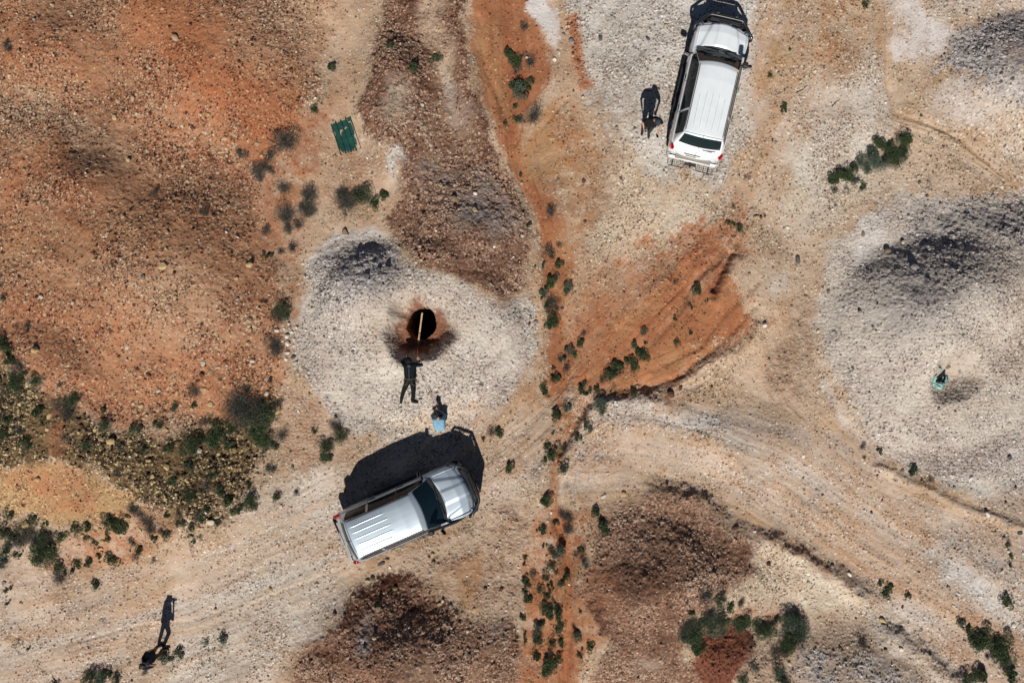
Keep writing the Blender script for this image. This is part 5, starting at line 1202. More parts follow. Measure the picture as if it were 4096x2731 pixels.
SH = {
0:"105,350,40,d 1975,985,90,d 1875,1080,38,d 1690,1075,38,d 1650,1045,26,d 1780,1180,55,d 1840,1150,45,d 1880,1180,26,d 1790,1235,30,d 1960,1300,42,d 2135,1345,65,d 2125,1450,60,d 2085,1430,30,d 1975,1490,65,d 2060,1550,35,d 1440,1490,30,d 1100,1355,25,d 2180,770,22,g 2290,470,26,g",
1:"10,1340,45,d 40,1400,75,d 155,1370,58,m 120,1330,35,d 235,1405,34,g 300,1355,32,g 345,355,22,g 655,415,28,g 510,510,32,g 1150,370,30,g 1180,420,42,g 1210,430,24,m 1210,485,35,d 1300,430,40,d 1265,385,18,d 1250,190,36,d 1185,590,36,m 1235,640,58,s 1290,600,36,m 1305,565,26,m 1325,800,56,d 1240,830,28,d 1210,820,20,g 1125,850,13,g 1445,1465,36,d 1240,1205,14,m 1195,735,14,g 1290,1555,14,g",
2:"1255,40,20,g 590,530,14,g 688,735,22,g 690,770,18,g 735,345,9,g 1520,970,45,g 1365,1000,42,g 1430,990,18,g 1515,1045,42,g 1430,1050,55,m 1340,1110,62,s 1230,1120,42,s 1300,1060,36,s 1185,1155,30,g 1470,1110,56,m 1400,1110,40,d 1275,1180,34,s 1120,1215,50,g 1075,1210,32,g 1030,1245,36,g 1040,1310,26,d 1240,1285,20,g 1190,1240,30,d 435,1225,18,d 340,1425,14,d 610,970,8,g 325,1550,18,g 1130,1300,16,d 1640,795,10,m",
3:"50,410,48,d 65,475,20,g 150,490,20,m 15,600,45,d 1950,570,48,m 1935,620,38,d 1900,800,42,d 1920,850,40,d 1990,610,16,g 45,700,38,m 80,735,20,g 140,790,45,m 175,820,25,d 205,850,25,g 225,910,32,g 300,950,38,d 270,1030,42,m 260,1085,36,m 335,990,20,g 250,685,20,d 330,695,25,d 410,1040,38,m 545,1070,20,d 530,1200,58,d 610,1170,38,m 560,1270,40,d 25,1110,28,g 15,1190,24,g 1380,1120,38,d 95,1250,55,d 1680,1200,90,d 1760,1240,80,d 1640,1260,60,d 1840,1250,50,m 1800,1340,75,m 1700,1330,40,d 1720,1110,30,d 1800,1430,42,g 1830,1480,36,m 1925,1200,30,d 1500,1430,50,g 1550,1420,30,d 1345,1490,50,m 1400,1460,24,g 790,1240,18,g 800,1345,34,m 1140,1340,25,m 1375,1215,18,g 380,1245,28,g 410,1310,18,g 1945,1430,34,d 1905,1500,26,m 1055,1505,22,g 1840,30,30,d 1995,20,32,d 1845,205,16,g 1885,195,12,g 1945,170,22,d 2020,140,28,d 2310,1360,34,d 2250,1510,46,m 2165,1400,20,m 1600,1500,30,m 210,1190,20,m 90,950,22,m 40,880,34,m 110,1020,30,m 170,1120,26,d 60,1330,36,m 180,1290,30,m 120,1410,34,m 30,1440,34,g 240,1380,28,d 300,1470,30,m 700,1480,28,m 560,1420,26,d 1000,1380,28,m 900,1500,30,d 1200,1520,32,m 1440,1330,26,d 1610,1380,34,m 1250,1240,26,m",
4:"5,1440,46,m 1440,375,38,g 1470,355,18,s 1560,410,28,s 1550,440,20,g 1395,450,28,s 1385,480,18,g 1460,520,48,d 1410,530,26,m 1480,560,20,d 1430,160,40,d 1450,195,24,d 1500,125,20,d 1495,255,28,g 1388,265,13,g 1450,635,42,g 1430,675,30,g 1645,800,26,g 1570,850,28,s 1605,875,18,g 1515,905,24,s 1550,970,28,d 1460,965,12,g 1478,1035,32,g 1390,1095,20,g 1400,1140,18,g 2055,860,32,g 2070,895,28,g 2010,820,24,s 1975,920,36,g 2005,950,30,g 1900,960,40,g 1870,1000,40,m 1840,1020,36,m 1805,1045,30,d 1645,1115,26,g 1680,1080,18,m 1755,1115,18,g 1690,1140,18,g 2075,715,20,s 2085,795,12,g 2290,375,22,d 2285,625,14,g 2295,800,22,m 2010,1135,20,g 1855,1130,8,g 1480,1295,30,g 1550,1240,26,s 1775,1215,36,s 1795,1260,24,s 1700,1370,30,s 1680,1325,20,m 1625,1445,24,g 1415,1505,22,g 1450,1545,34,g 1525,1520,28,m 1090,1415,30,g 1040,1405,32,d 975,1455,12,g 1670,735,20,d 1455,1415,12,s",
5:"85,440,30,g 40,550,14,g 145,510,11,g 40,730,14,g 375,10,24,g 1350,1540,18,g 1230,1500,24,d 330,70,8,g",
6:"790,420,30,m 820,450,28,m 870,470,46,g 975,340,34,d 1010,375,34,d 1065,430,38,d 1080,480,36,d 1195,390,20,g 1160,500,24,d 1185,530,26,m 1095,555,22,g 1280,380,20,d 1280,440,25,m 1410,400,30,d 1435,425,28,m 1525,440,22,g 1460,350,20,g 1640,375,24,g 1740,310,34,g 1765,335,26,m 1680,350,20,g 1915,290,22,g 1925,265,14,d 2040,250,20,d 1730,205,18,g 1870,90,28,d 2245,25,28,g 290,640,58,g 340,680,52,m 330,560,50,d 440,545,25,g 190,520,50,d 240,570,46,d 130,590,52,d 95,550,30,m 45,640,24,g 25,720,38,s 100,690,14,g 135,690,14,g 390,770,24,g 410,850,38,d 450,815,20,m 525,755,22,g 495,800,16,g 605,735,24,g 780,710,28,g 850,740,8,g 680,690,20,g 670,600,22,m 765,565,18,g 770,520,18,m 910,645,8,g 940,580,28,d 980,645,24,g 950,690,24,d 1070,720,22,d 1340,540,15,g 1395,545,18,d 1350,585,18,s 1330,610,14,d 335,465,18,g 75,400,24,m 640,890,26,m 75,910,12,g 40,935,14,g 48,1022,13,g 140,1018,9,g 120,1280,14,d 190,1335,11,g 1240,1330,12,g 1140,1395,30,s 1180,1400,22,m 1230,1375,26,m 1530,1255,26,s 1415,1290,18,s 640,1520,40,m 690,1530,40,s 740,1500,26,g 805,1540,26,m 1000,1500,20,d 385,1560,15,g 895,1430,13,d 30,520,30,m 700,640,12,g 250,440,28,m 560,500,30,m 640,470,26,g 620,560,22,m 1340,470,26,m 1240,170,28,m 1360,250,34,m 1450,200,34,d 1560,230,30,m 1500,120,26,m 1600,300,24,g 1330,60,30,m 900,90,26,d",
7:"1410,300,38,g 1410,325,28,g 1525,85,30,g 1155,85,28,g 1440,15,25,g 1395,40,16,m 1750,390,30,g 1790,480,34,g 1815,505,28,g 1530,410,42,d 1570,440,36,d 1560,510,42,d 1480,465,22,g 1385,510,26,g 1355,515,14,g 1500,640,38,s 1490,690,34,s 1440,655,22,m 1530,620,18,m 1640,660,26,m 1660,700,22,d 1610,690,18,d 1680,740,22,s 1400,620,14,g 1265,705,15,g 1258,745,14,g 1315,820,20,s 1265,865,26,g 1295,895,20,m 1260,925,16,g 1435,765,26,m 1410,800,18,d 1405,845,24,m 1475,800,16,m 1550,830,28,g 1550,800,14,m 1520,880,18,g 1495,885,12,m 1435,895,18,g 1375,930,22,m 1415,955,18,g 1455,920,12,g 1280,990,32,g 1425,975,14,m 1420,1040,40,m 1470,1060,34,m 1490,1085,30,g 1390,1070,32,m 1430,1100,28,g 1250,1115,22,g 1510,1155,26,m 1490,1190,28,m 1620,1195,28,m 1620,1230,32,s 1360,1190,34,s 1385,1150,24,m 1340,1250,26,s 1345,1290,34,m 1262,1238,14,g 1265,1283,14,g 1450,1285,26,m 1520,1300,28,m 1710,1290,28,g 1655,1310,11,m 1635,1360,20,g 1330,1380,24,m 1350,1395,20,g 1440,1420,38,g 1430,1460,34,g 1480,1400,34,m 1440,1360,24,d 1410,1500,28,m 1640,1058,11,g 2320,1130,50,d 2335,1190,50,d",
8:"90,900,36,d 130,905,28,d 210,935,38,m 15,1020,20,g 20,1080,36,d 30,1150,50,m 10,1200,45,m 130,1040,50,d 120,1100,44,m 210,1080,48,m 190,1150,52,s 70,1245,40,g 60,1290,30,g 300,1020,24,g 290,1120,20,g 375,990,24,d 400,1130,42,g 390,1170,36,m 530,1190,42,g 580,1210,50,m 600,1165,30,d 650,1130,20,g 720,1150,45,s 770,1180,50,s 800,1200,42,m 770,1115,30,g 815,1130,18,g 790,1270,46,d 730,1260,40,m 730,1300,28,g 700,1330,40,m 640,1360,36,d 460,1440,30,d 490,1460,26,d 550,1400,18,d 640,1470,28,s 400,1520,34,m 650,1530,32,m 690,1550,24,d 470,1280,18,d 1210,1285,26,d 2195,1000,32,g 2190,935,14,g 2220,620,20,m 2245,690,14,g 2230,750,11,g 1570,100,26,g 1690,165,20,d 1450,165,14,d 1240,15,12,m 2025,1240,46,g 2020,1275,40,g 1950,1190,24,g 1960,1220,16,g 1880,1140,26,s 1910,1180,14,m 2165,1280,44,g 2140,1355,34,g 2190,1375,44,g 2130,1330,18,g 2240,1490,32,g 2245,1530,26,g 2195,1440,24,d 1360,880,20,g 1420,920,24,g 1400,960,22,g 1540,960,18,g 2040,1505,40,g 2000,1530,34,m 1920,1520,32,m 1940,1555,28,d 2090,1380,20,d",
}
ctr = 0; items = []; srng = random.Random(11)
GRP = {'g': "leafy green shrubs growing on the bare ground", 's': "grey green shrubs growing on the bare ground", 'm': "half dry shrubs growing on the bare ground", 'd': "dead grey bushes standing on the bare ground"}
LOOK = {'g': "green bush", 's': "grey-green bush", 'm': "half dry bush", 'd': "dead grey bush"}
SZ = ["tiny", "small", "large"]
all_sh = []
for t_, txt in SH.items():
    for e in txt.split():
        a_, b_, r_, k_ = e.split(','); u, v = T(t_, float(a_), float(b_)); all_sh.append((u, v, float(r_) / 186 * (1.36 if float(r_) > 30 else 1.42) * (1.22 if t_ in (3, 6, 8) and float(r_) > 22 else 1), k_))
print("shrubs", len(all_sh))
for u, v, r, k in all_sh:
    size = 0 if r < .145 else (1 if r < .30 else 2); var = ctr % 3; ctr += 1
    fo, stm = get_proto(k, size, var); x, y = P(u, v)
    nm = {'g': "green_shrub", 's': "sage_shrub", 'm': "dry_shrub", 'd': "dead_bush"}[k]
    root = empty(nm, (x, y, float(height(x, y)) - .005), srng.uniform(0, 6.28), None, "shrub", GRP[k])
    s_ = r / (.11, .24, .46)[size]; root.scale = (s_ * srng.uniform(.9, 1.12), s_ * srng.uniform(.9, 1.12), s_ * srng.uniform(.8, 1.05))
    link("foliage", fo, root, leaf_mat); link("stems", stm, root, twig_mat)
    items.append((root, (SZ[0] if r < .10 else SZ[1] if r < .24 else SZ[2]) + " " + LOOK[k], u, v))

# ------------------------------------------------------------------ rocks one can tell apart
RK = {
0:"1245,298,25,t 1345,890,18,r 925,680,20,t 740,175,14,t 365,38,20,t 810,695,13,t 797,815,20,y 1570,968,18,y 1790,1005,18,t 258,152,13,g 1330,980,13,t 1250,1030,18,o 1210,1020,14,t 910,1115,18,y 1950,175,13,t 2190,545,15,t 2120,600,13,t 500,115,12,y 1125,508,13,t 1465,815,16,y 1375,675,13,t 630,565,11,y 1420,1095,13,y 155,150,9,y 585,292,7,w 75,1245,7,w 535,235,13,r 345,600,9,r 105,835,14,r 1185,690,10,r 2205,110,12,t 2280,60,13,t 950,1525,13,t 1640,1480,9,r",
1:"1582,292,22,g 1530,250,16,g 1515,210,12,g 1552,218,12,g 1780,270,18,k 2105,275,14,k 2175,435,16,g 1467,418,15,w 1498,372,10,w 2230,185,14,y 1890,285,10,w 780,1390,22,o 690,1290,18,t 925,1470,20,t 925,1350,15,w 872,1452,12,o 790,1450,12,r 1240,1260,14,t 1490,1250,13,g 1665,1250,16,r 150,970,10,w 185,1098,9,w 565,745,13,c 757,915,13,t 937,820,12,t 1645,560,11,g 1598,625,10,r 1662,672,14,c 1877,675,11,t 930,1190,12,g 705,1098,10,g 905,1040,12,g 1495,1490,12,g 1280,400,15,c 740,690,9,g 485,325,12,k 545,545,10,k 1265,80,9,c 1115,1000,8,c 1890,885,13,g 2015,890,10,r 1800,1040,8,r 1995,1130,8,w 2065,1320,9,g 1675,1530,12,r 1030,1180,10,r 30,1480,14,k",
2:"2040,380,14,g 1945,80,12,k 2120,255,14,g 1920,285,13,k 1945,350,12,g 1830,300,11,g 1800,345,11,g 1055,1420,13,g 2030,1380,15,g 2080,1385,13,o 1690,1255,15,g 1630,1255,13,k 1685,1300,12,g 2130,1350,14,g 1550,1480,12,k 500,1500,17,t 530,1500,12,r 560,1490,10,r 295,1535,15,r 1735,430,12,c 1790,390,10,g 1850,265,10,g 2340,1035,15,o 1175,580,11,g 640,485,12,c 655,510,11,g 1325,555,9,w 2165,125,14,k 1900,590,8,g 1955,10,14,g 1770,1410,14,g 1680,1350,12,k 1770,400,9,k 2060,1400,10,k 575,450,9,g 1095,780,8,g",
3:"1245,290,28,y 1755,265,24,y 1120,365,18,o 1240,60,16,t 410,840,27,y 25,775,32,y 20,825,24,y 85,865,20,y 420,490,15,c 1755,640,22,t 1760,705,15,t 1925,710,15,w 1438,1010,19,r 1490,990,15,t 1545,1050,16,t 1440,1105,18,y 1153,1115,14,c 1102,1005,15,r 1115,965,13,y 970,825,15,c 970,905,11,c 988,1000,13,t 938,1022,11,c 1910,1245,38,y 1850,1140,18,c 1480,1210,20,y 1030,1215,20,y 845,1450,27,y 1010,1275,13,y 1315,495,15,t 1690,500,14,g 1450,930,18,c 1760,915,20,c 355,1065,15,c 358,940,12,c 328,920,11,c 447,1280,17,y 480,1325,15,r 2165,560,18,c 1620,1525,25,y 1400,1525,20,c 1705,1030,15,t 1740,795,18,y 1815,560,13,t 350,180,14,y 317,380,11,c 875,712,15,r 1250,175,12,y 1680,360,17,t 1595,45,10,w 2310,1300,14,r 2305,1210,11,o 2200,1215,9,g 2130,1140,9,k 2000,665,12,w 1970,700,12,w 1990,750,18,w 1995,800,20,w 1985,860,17,w 2030,890,17,k 2045,930,18,c 2020,720,12,w 1980,905,14,w 2050,690,11,w 1960,780,11,w 2035,770,12,w 1310,335,12,r 1590,520,12,t 420,1130,13,r 1190,1380,15,y 780,1430,16,o 960,1450,14,y 1360,1240,13,y 1270,1130,13,y 1720,1060,14,t 1540,960,12,c 640,530,13,c 320,470,11,c 1600,945,12,c",
4:"125,255,20,g 210,350,22,k 285,305,18,k 340,290,18,k 30,35,25,o 265,65,9,k 1245,62,15,c 1055,150,12,w 1155,265,9,g 1338,650,17,g 1300,612,12,k 1293,665,11,r 1315,695,11,g 1520,555,12,r 620,812,15,c 808,892,15,c 838,405,11,g 1535,190,11,t 2255,1145,26,r 2150,1180,11,t 2035,1095,13,t 2325,1100,17,r 98,850,10,k 1065,1090,9,k 1180,600,13,g 1365,125,11,g 550,430,11,g 1950,1130,9,o 1580,1398,7,w 1880,1195,9,w 265,760,11,g 1130,1150,9,t 575,245,9,c 665,45,8,w",
5:"790,222,22,k 548,670,20,w 440,332,15,t 1520,290,28,g 1505,105,14,c 1610,50,12,w 1240,45,16,o 1775,955,18,o 1575,935,13,w 1135,965,12,k 2310,803,13,k 2265,815,16,g 2230,1355,20,c 2240,865,10,w 1168,1242,14,y 1810,1255,10,o 1000,440,14,o 930,715,15,c 1345,915,9,k 1170,585,16,g 1395,165,20,o 1695,1230,10,k 1600,1235,8,w 820,945,9,c 940,1015,12,c 240,1215,11,c 1975,400,10,k 1240,690,10,g 1250,305,9,k 190,1095,10,r 2290,490,10,k",
6:"1200,60,23,y 345,140,20,y 447,258,14,y 190,470,28,y 930,405,24,y 1480,440,26,c 1400,480,18,y 450,480,15,y 590,540,16,y 410,590,18,o 395,620,18,y 545,620,14,y 720,585,18,y 655,570,16,o 705,640,16,y 1000,495,14,y 995,515,12,y 1110,520,13,y 1120,120,16,y 1135,155,14,y 275,738,14,k 250,742,11,k 25,880,16,g 1700,880,10,w 1860,925,14,y 1940,350,15,c 680,745,11,y 2320,1070,15,r 725,495,14,y 1545,380,13,y 770,25,14,y 585,45,14,y 1340,160,13,y 975,225,12,y 620,295,11,y 50,55,16,y 2015,80,11,k 1090,15,14,y 1480,1060,12,t 1690,170,12,o",
7:"275,740,20,k 215,850,20,o 185,860,15,t 625,680,15,y 605,695,11,r 665,660,11,y 310,708,10,k 325,708,10,r 200,1255,19,g 275,1020,22,o 262,1180,16,t 1098,925,15,r 992,912,13,r 912,1060,16,y 890,1155,12,g 870,1195,15,c 752,1025,13,g 795,1085,11,t 635,735,15,o 375,905,17,o 300,930,12,t 790,705,14,g 1805,283,15,w 1945,268,18,y 2238,198,12,r 1830,123,10,w 1443,400,11,w 1205,460,13,t 1090,595,11,c 1015,880,10,w 1135,1065,9,w 680,1010,16,t 405,1440,15,g 375,1475,11,g 335,768,11,w 1570,895,9,w 885,1335,12,k 865,830,8,w 160,1365,13,k 540,1340,9,k 700,990,12,c 815,1140,12,o 1770,1200,8,r 1215,770,9,w 2080,1040,9,r 1420,455,9,c",
8:"585,745,16,r 865,878,14,c 632,870,12,g 1025,760,16,g 1145,820,15,w 1000,740,10,k 1375,1140,20,y 1380,1175,16,g 1478,1315,17,w 1378,1328,13,o 1845,145,14,w 1975,155,17,w 1855,222,13,g 2240,15,18,k 2200,570,15,g 2310,530,18,k 2270,1165,18,w 1840,1022,10,w 1515,1045,11,r 1930,1265,11,r 1865,935,13,w 1800,895,12,g 1060,1312,11,o 1295,393,11,k 955,270,9,r 915,1445,17,g 2075,400,15,w 485,520,11,w 345,490,20,r 170,775,18,t 2165,788,13,c 1505,105,15,o 1255,1415,12,g 2225,655,10,w 2330,672,11,w 820,155,10,o 150,295,11,k 820,650,9,r 430,780,10,k 1420,1010,9,w 1660,1110,9,w 1730,135,10,g",
}
RC = {'t': ("tan", (.40, .29, .18)), 'y': ("yellow", (.47, .34, .17)), 'r': ("dark red-brown", (.12, .06, .042)), 'g': ("grey", (.27, .25, .23)), 'k': ("dark grey", (.115, .105, .10)), 'w': ("white", (.66, .62, .56)), 'c': ("pale cream", (.54, .46, .35)), 'o': ("olive brown", (.22, .17, .11))}
RM = {k: mat("stone " + n, c, rough=.92, spec=.2, noise=.28, nscale=9, bump=.5, bscale=22) for k, (n, c) in RC.items()}
def rock_mesh(seed, flat, elong):
    rs = np.random.RandomState(seed); bm = bmesh.new(); bmesh.ops.create_icosphere(bm, subdivisions=3, radius=1)
    V = np.array([v.co[:] for v in bm.verts])
    for q in range(11):                                     # facets cut by random planes
        n = rs.normal(size=3); n /= np.linalg.norm(n); d = .62 + .28 * rs.rand(); k = V @ n; V = V - np.maximum(k - d, 0)[:, None] * n * .95
    V += rs.normal(size=V.shape) * .012; V *= [elong, 1 / elong ** .5, flat]
    for v, c in zip(bm.verts, V): v.co = c
    me = bpy.data.meshes.new("rock"); bm.to_mesh(me); bm.free(); me.materials.append(None); return me
RP = [(rock_mesh(40 + i, f, e), w_) for i, (f, e, w_) in enumerate([(.75, 1.0, "rounded"), (.7, 1.15, "angular"), (.45, 1.15, "flat"), (.8, 1.0, "blocky"), (.6, 1.4, "long"), (.7, 1.1, "angular"), (.65, 1.25, "wedge-shaped"), (.85, .95, "rounded")])]
ctr = 0
for t_, txt in RK.items():
    for e in txt.split():
        a_, b_, r_, k_ = e.split(','); u, v = T(t_, float(a_), float(b_)); r = float(r_) / 186 * 1.02; x, y = P(u, v)
        me, wd_ = RP[(ctr * 5 + int(float(a_))) % len(RP)]; ctr += 1
        o = link("rock", me, None); o.location = (x, y, gz(x, y) + r * .22); o.scale = (r, r, r * srng.uniform(.85, 1.15)); o.rotation_euler = (srng.uniform(-.2, .2), srng.uniform(-.2, .2), srng.uniform(0, 6.28))
        o.material_slots[0].link = 'OBJECT'; o.material_slots[0].material = RM[k_]
        tag(o, None, "rock", "loose rocks lying on the bare ground")
        items.append((o, ("small " if r < .072 else "large " if r > .115 else "") + RC[k_][0] + " " + wd_ + " rock", u, v))
print("rocks", ctr)
label_all(items)

# ------------------------------------------------------------------ gravel: far too many stones to count
rs = np.random.RandomState(3)
def sampler(A, x, y): return height(x, y, A)
N0 = 420000
gxp = rs.uniform(-HX, HX, N0); gyp = rs.uniform(-HY, HY, N0)
dens = sampler(chan[15], gxp, gyp); mdn = sampler(mid, gxp, gyp) + .5 * sampler(w2, gxp, gyp)
keep = rs.rand(N0) < dens * .26 * np.clip(.7 + 1.5 * mdn, .1, 1.8) + .0035
gxp, gyp, dens = gxp[keep], gyp[keep], dens[keep]
us, vs = (gxp * PPM + 2048) / 1.741497, (1365.5 - gyp * PPM) / 1.741497
ok = (np.hypot(us - 968, vs - 742) > 75)
for (cx, cy, rx_, ry_, rot) in [(945, 1180, 175, 62, -23.4), (1628, 225, 52, 190, 12.5)]:
    c, s = math.cos(R(rot)), math.sin(R(rot)); a = ((us - cx) * c + (vs - cy) * s) / rx_; b = (-(us - cx) * s + (vs - cy) * c) / ry_; ok &= (a * a + b * b > 1)
gxp, gyp, dens = gxp[ok], gyp[ok], dens[ok]; n = len(gxp); print("gravel", n)
big_ = .010 + .011 * rs.rand(n) + .032 * rs.rand(n) ** 6 + .022 * rs.rand(n) ** 2 * (dens > .6)
bm = bmesh.new(); bmesh.ops.create_icosphere(bm, subdivisions=1, radius=1); bv = np.array([v.co[:] for v in bm.verts]); bf = np.array([[v.index for v in f.verts] for f in bm.faces]); bm.free()
sc_ = np.stack([big_ * (1 + .5 * rs.rand(n)), big_ * (.7 + .4 * rs.rand(n)), big_ * (.55 + .4 * rs.rand(n))], 1)
VV = bv[None] * sc_[:, None] * (1 + .32 * (rs.rand(n, len(bv), 1) - .5))
an = rs.rand(n) * 6.283; c_, s_ = np.cos(an)[:, None], np.sin(an)[:, None]; tx = rs.normal(size=(n, 1)) * .35
x_, y_, z_ = VV[..., 0], VV[..., 1], VV[..., 2]; z_ = z_ + x_ * tx
VV = np.stack([x_ * c_ - y_ * s_, x_ * s_ + y_ * c_, z_], -1)
gzp = height(gxp, gyp, Z); VV += np.stack([gxp, gyp, gzp + sc_[:, 2] * .30], -1)[:, None]
FF = (bf[None] + (np.arange(n) * len(bv))[:, None, None]).reshape(-1, 3)
pick = (rs.rand(n) > .64)[:, None]; p1 = np.stack([sampler(chan[6 + c], gxp, gyp) for c in range(3)], 1); p2 = np.stack([sampler(chan[9 + c], gxp, gyp) for c in range(3)], 1)
gc = np.where(pick, p1, p2) * (.7 + .55 * rs.rand(n, 1)); odd = rs.rand(n, 1); gc = np.where(odd > .985, [[.62, .57, .50]], gc); gc = np.where(odd < .06, [[.10, .055, .04]], gc)
gv = link("gravel", npmesh("gravel", VV.reshape(-1, 3), FF, np.repeat(gc, len(bv), 0)), None, mat("gravel stone", (.4, .3, .2), rough=.92, spec=.2, attr="tint"))
tag(gv, kind='stuff'); del VV, FF
# ------------------------------------------------------------------ low weeds, scattered over the ground like moss
WD = {0:"2290,470,36 2275,570,22 2260,670,30 2215,710,20 2180,770,26 2320,640,20 2310,1080,14 2270,1520,70 2300,40,20 2040,900,40 2320,420,24",
1:"300,1350,45 80,1480,80 160,1470,60 240,1420,50 345,355,34 655,415,40 510,510,50 355,930,40 90,780,24 95,580,26 100,510,22 80,700,24 225,590,18 380,690,22 360,810,40 750,560,24 120,1500,60 20,1510,50 450,590,30 1210,740,40 1180,670,18 20,800,24 240,160,40 110,110,18",
2:"1485,510,50 1495,560,28 1460,460,30 1560,500,22 1255,40,28 1330,50,30 1810,915,60 1770,900,40 1865,1150,52 1840,1090,30 1840,970,50 1700,960,50 470,1290,40 330,1560,60 1200,1290,50",
4:"1480,1380,50 1540,1400,60 1600,1330,40 1860,1110,60 2300,700,60 1600,900,60 1540,1260,50 1340,60,24",5:"885,35,26 100,1415,44 130,1420,30 20,520,50 400,30,40",
6:"75,400,40 310,430,30 555,470,60 1320,540,50 120,1290,50 700,1150,30 640,880,40 150,1330,60 800,1480,60 1450,1400,80 1500,1300,60 1180,1460,60 250,1450,40",
7:"860,500,56 910,470,30 800,520,24 890,520,36 580,590,20 840,1010,40 820,1050,40 960,1130,50 1590,340,24 1400,900,120 1450,980,120 1340,900,80 1490,1290,110 1340,1300,90 1500,700,90 1480,780,70 1680,480,50 1590,300,60 1620,800,40 1640,1370,30 1290,1540,40 850,900,60 1700,560,60 1560,550,60 1360,1480,60 1640,450,90",
8:"1345,880,46 1420,940,56 1540,970,40 1550,870,24 2195,1000,50 2190,935,26 1360,950,40 1430,1000,30 1280,870,24 240,635,24 1880,1120,50 1960,1070,50 2210,540,50 2220,700,60 1950,1240,40 1640,960,60 480,1250,60 2180,1400,60 2270,1420,40 530,860,40"}
Ps = []
for t_, txt in WD.items():
    for e in txt.split():
        a_, b_, r_ = map(float, e.split(',')); k = int(4 + (r_ / 8.5) ** 1.6)
        for q in range(k):
            an = rs.rand() * 6.283; rr = r_ * rs.rand() ** .6; u, v = T(t_, a_ + rr * math.cos(an), b_ + rr * math.sin(an)); Ps.append(P(u, v))
wx = rs.uniform(-HX, HX, 900); wy = rs.uniform(-HY, HY, 900); dn = sampler(big, wx, wy); Ps += [(a, b) for a, b, c in zip(wx, wy, dn) if c > .12][:160]
Ps = np.array(Ps); C = np.zeros((len(Ps), 4)); C[:, :2] = 0; C[:, 3] = .022 + .030 * rs.rand(len(Ps))
Lv, Lf, Lc = [], [], []; off = 0
k = rs.randint(7, 16, len(Ps)); rep_ = np.repeat(np.arange(len(Ps)), k); nn = len(rep_)
V_, F_, c_ = leaves(rs, np.array([[0, 0, .006, 1.0]]), nn, 1.0, [(.085, .12, .03), (.06, .11, .028), (.11, .135, .04), (.045, .085, .025)])
ctrs = V_.reshape(-1, 4, 3).mean(1); shp = V_.reshape(-1, 4, 3) - ctrs[:, None]
ctrs = ctrs * C[rep_, 3:4] * np.array([1, 1, .5]); base = np.stack([Ps[rep_, 0], Ps[rep_, 1], height(Ps[rep_, 0], Ps[rep_, 1], Z) + .006], 1)
V_ = (ctrs + base)[:, None] + shp * .026
wd = link("ground_weeds", npmesh("ground_weeds", V_.reshape(-1, 3), F_, c_), None, leaf_mat); tag(wd, kind='stuff')
# ------------------------------------------------------------------ scrap and small finds
green_m = mat("green painted steel", (.010, .058, .046), rough=.5, spec=.4, noise=.22, nscale=4, bump=.1, bscale=8)
c00, c10, c11, c01 = [np.array(Q(*p)) for p in ((1324.2, 498.8), (1402.9, 469.3), (1449.5, 600.8), (1366, 626.6))]   # top left, top right, bottom right, bottom left
org = (c00 + c10 + c11 + c01) / 4; nu, nv = 90, 70
G0 = gz(*org)
rsx = np.random.RandomState(2)
sheet = empty("corrugated_sheet", (org[0], org[1], G0), 0, "dark green ribbed metal sheet half buried in the orange soil", "metal sheet")
sv = []; 
for j in range(nv + 1):
    t = j / nv
    for i in range(nu + 1):
        s = i / nu; p = c00 * (1 - s) * (1 - t) + c10 * s * (1 - t) + c11 * s * t + c01 * (1 - s) * t
        q = abs(((s * 4 + .5) % 1) - .5); h = .036 * max(0, min(1, (.13 - q) / .05))
        sv.append((p[0] - org[0], p[1] - org[1], .030 + h + .006 * math.sin(s * 7 + t * 5) + (max(gz(*p) - G0, -.05)) * .6))
pan = [[], [], [], []]; ribs = [[], [], [], [], []]
ends = [(.02, .93, .62), (.03, .97, .55), (.02, .96, .5), (-.02, .90, .6)]
holes = [[(.18, .33, .10, .10), (.14, .48, .06, .03), (.07, .62, .08, .09), (.93, .1, .07, .10)], [(.55, .30, .25, .035), (.30, .33, .12, .05), (.05, .2, .06, .16), (.15, .40, .1, .05)], [(.45, .26, .30, .03), (.04, .12, .06, .10), (.9, .55, .05, .2), (.16, .30, .12, .02)], [(.55, .145, .35, .02), (.12, .05, .12, .10), (.8, .25, .07, .15), (.9, .8, .07, .1)]]
for j in range(nv):
    for i in range(nu):
        s = (i + .5) / nu; t = (j + .5) / nv; f = (j * (nu + 1) + i, (j + 1) * (nu + 1) + i, (j + 1) * (nu + 1) + i + 1, j * (nu + 1) + i + 1)
        k = int(s * 4); loc = s * 4 - k; q = abs(((s * 4 + .5) % 1) - .5); r_ = int(round(s * 4))
        if q < .17:
            if not (r_ == 0 and t < .03) and t < (.99, .985, .99, 1, 1)[r_]: ribs[r_].append(f)
            continue
        a, b, c = ends[k]; wob = .012 * math.sin(loc * 23 + k) + .01 * math.sin(t * 40)
        if t < a + wob + .05 * abs(loc - .5): continue
        if t > b - .55 * (max(0, abs(loc - c) - .08)) ** 1.3 + wob: continue
        if any(((loc - hx) / hw) ** 2 + ((t - hy) / hh) ** 2 < 1 + .6 * math.sin(i * 1.7 + j * 2.3) * .5 for hx, hy, hw, hh in holes[k]): continue
        pan[k].append(f)
def submesh(faces):
    ids = sorted({i for f in faces for i in f}); mp = {a: b for b, a in enumerate(ids)}; return pymesh("m", [sv[i] for i in ids], [tuple(mp[i] for i in f) for f in faces], True)
for k in range(4): link("pan", submesh(pan[k]), sheet, green_m)
for k in range(5): link("rib", submesh(ribs[k]), sheet, green_m)
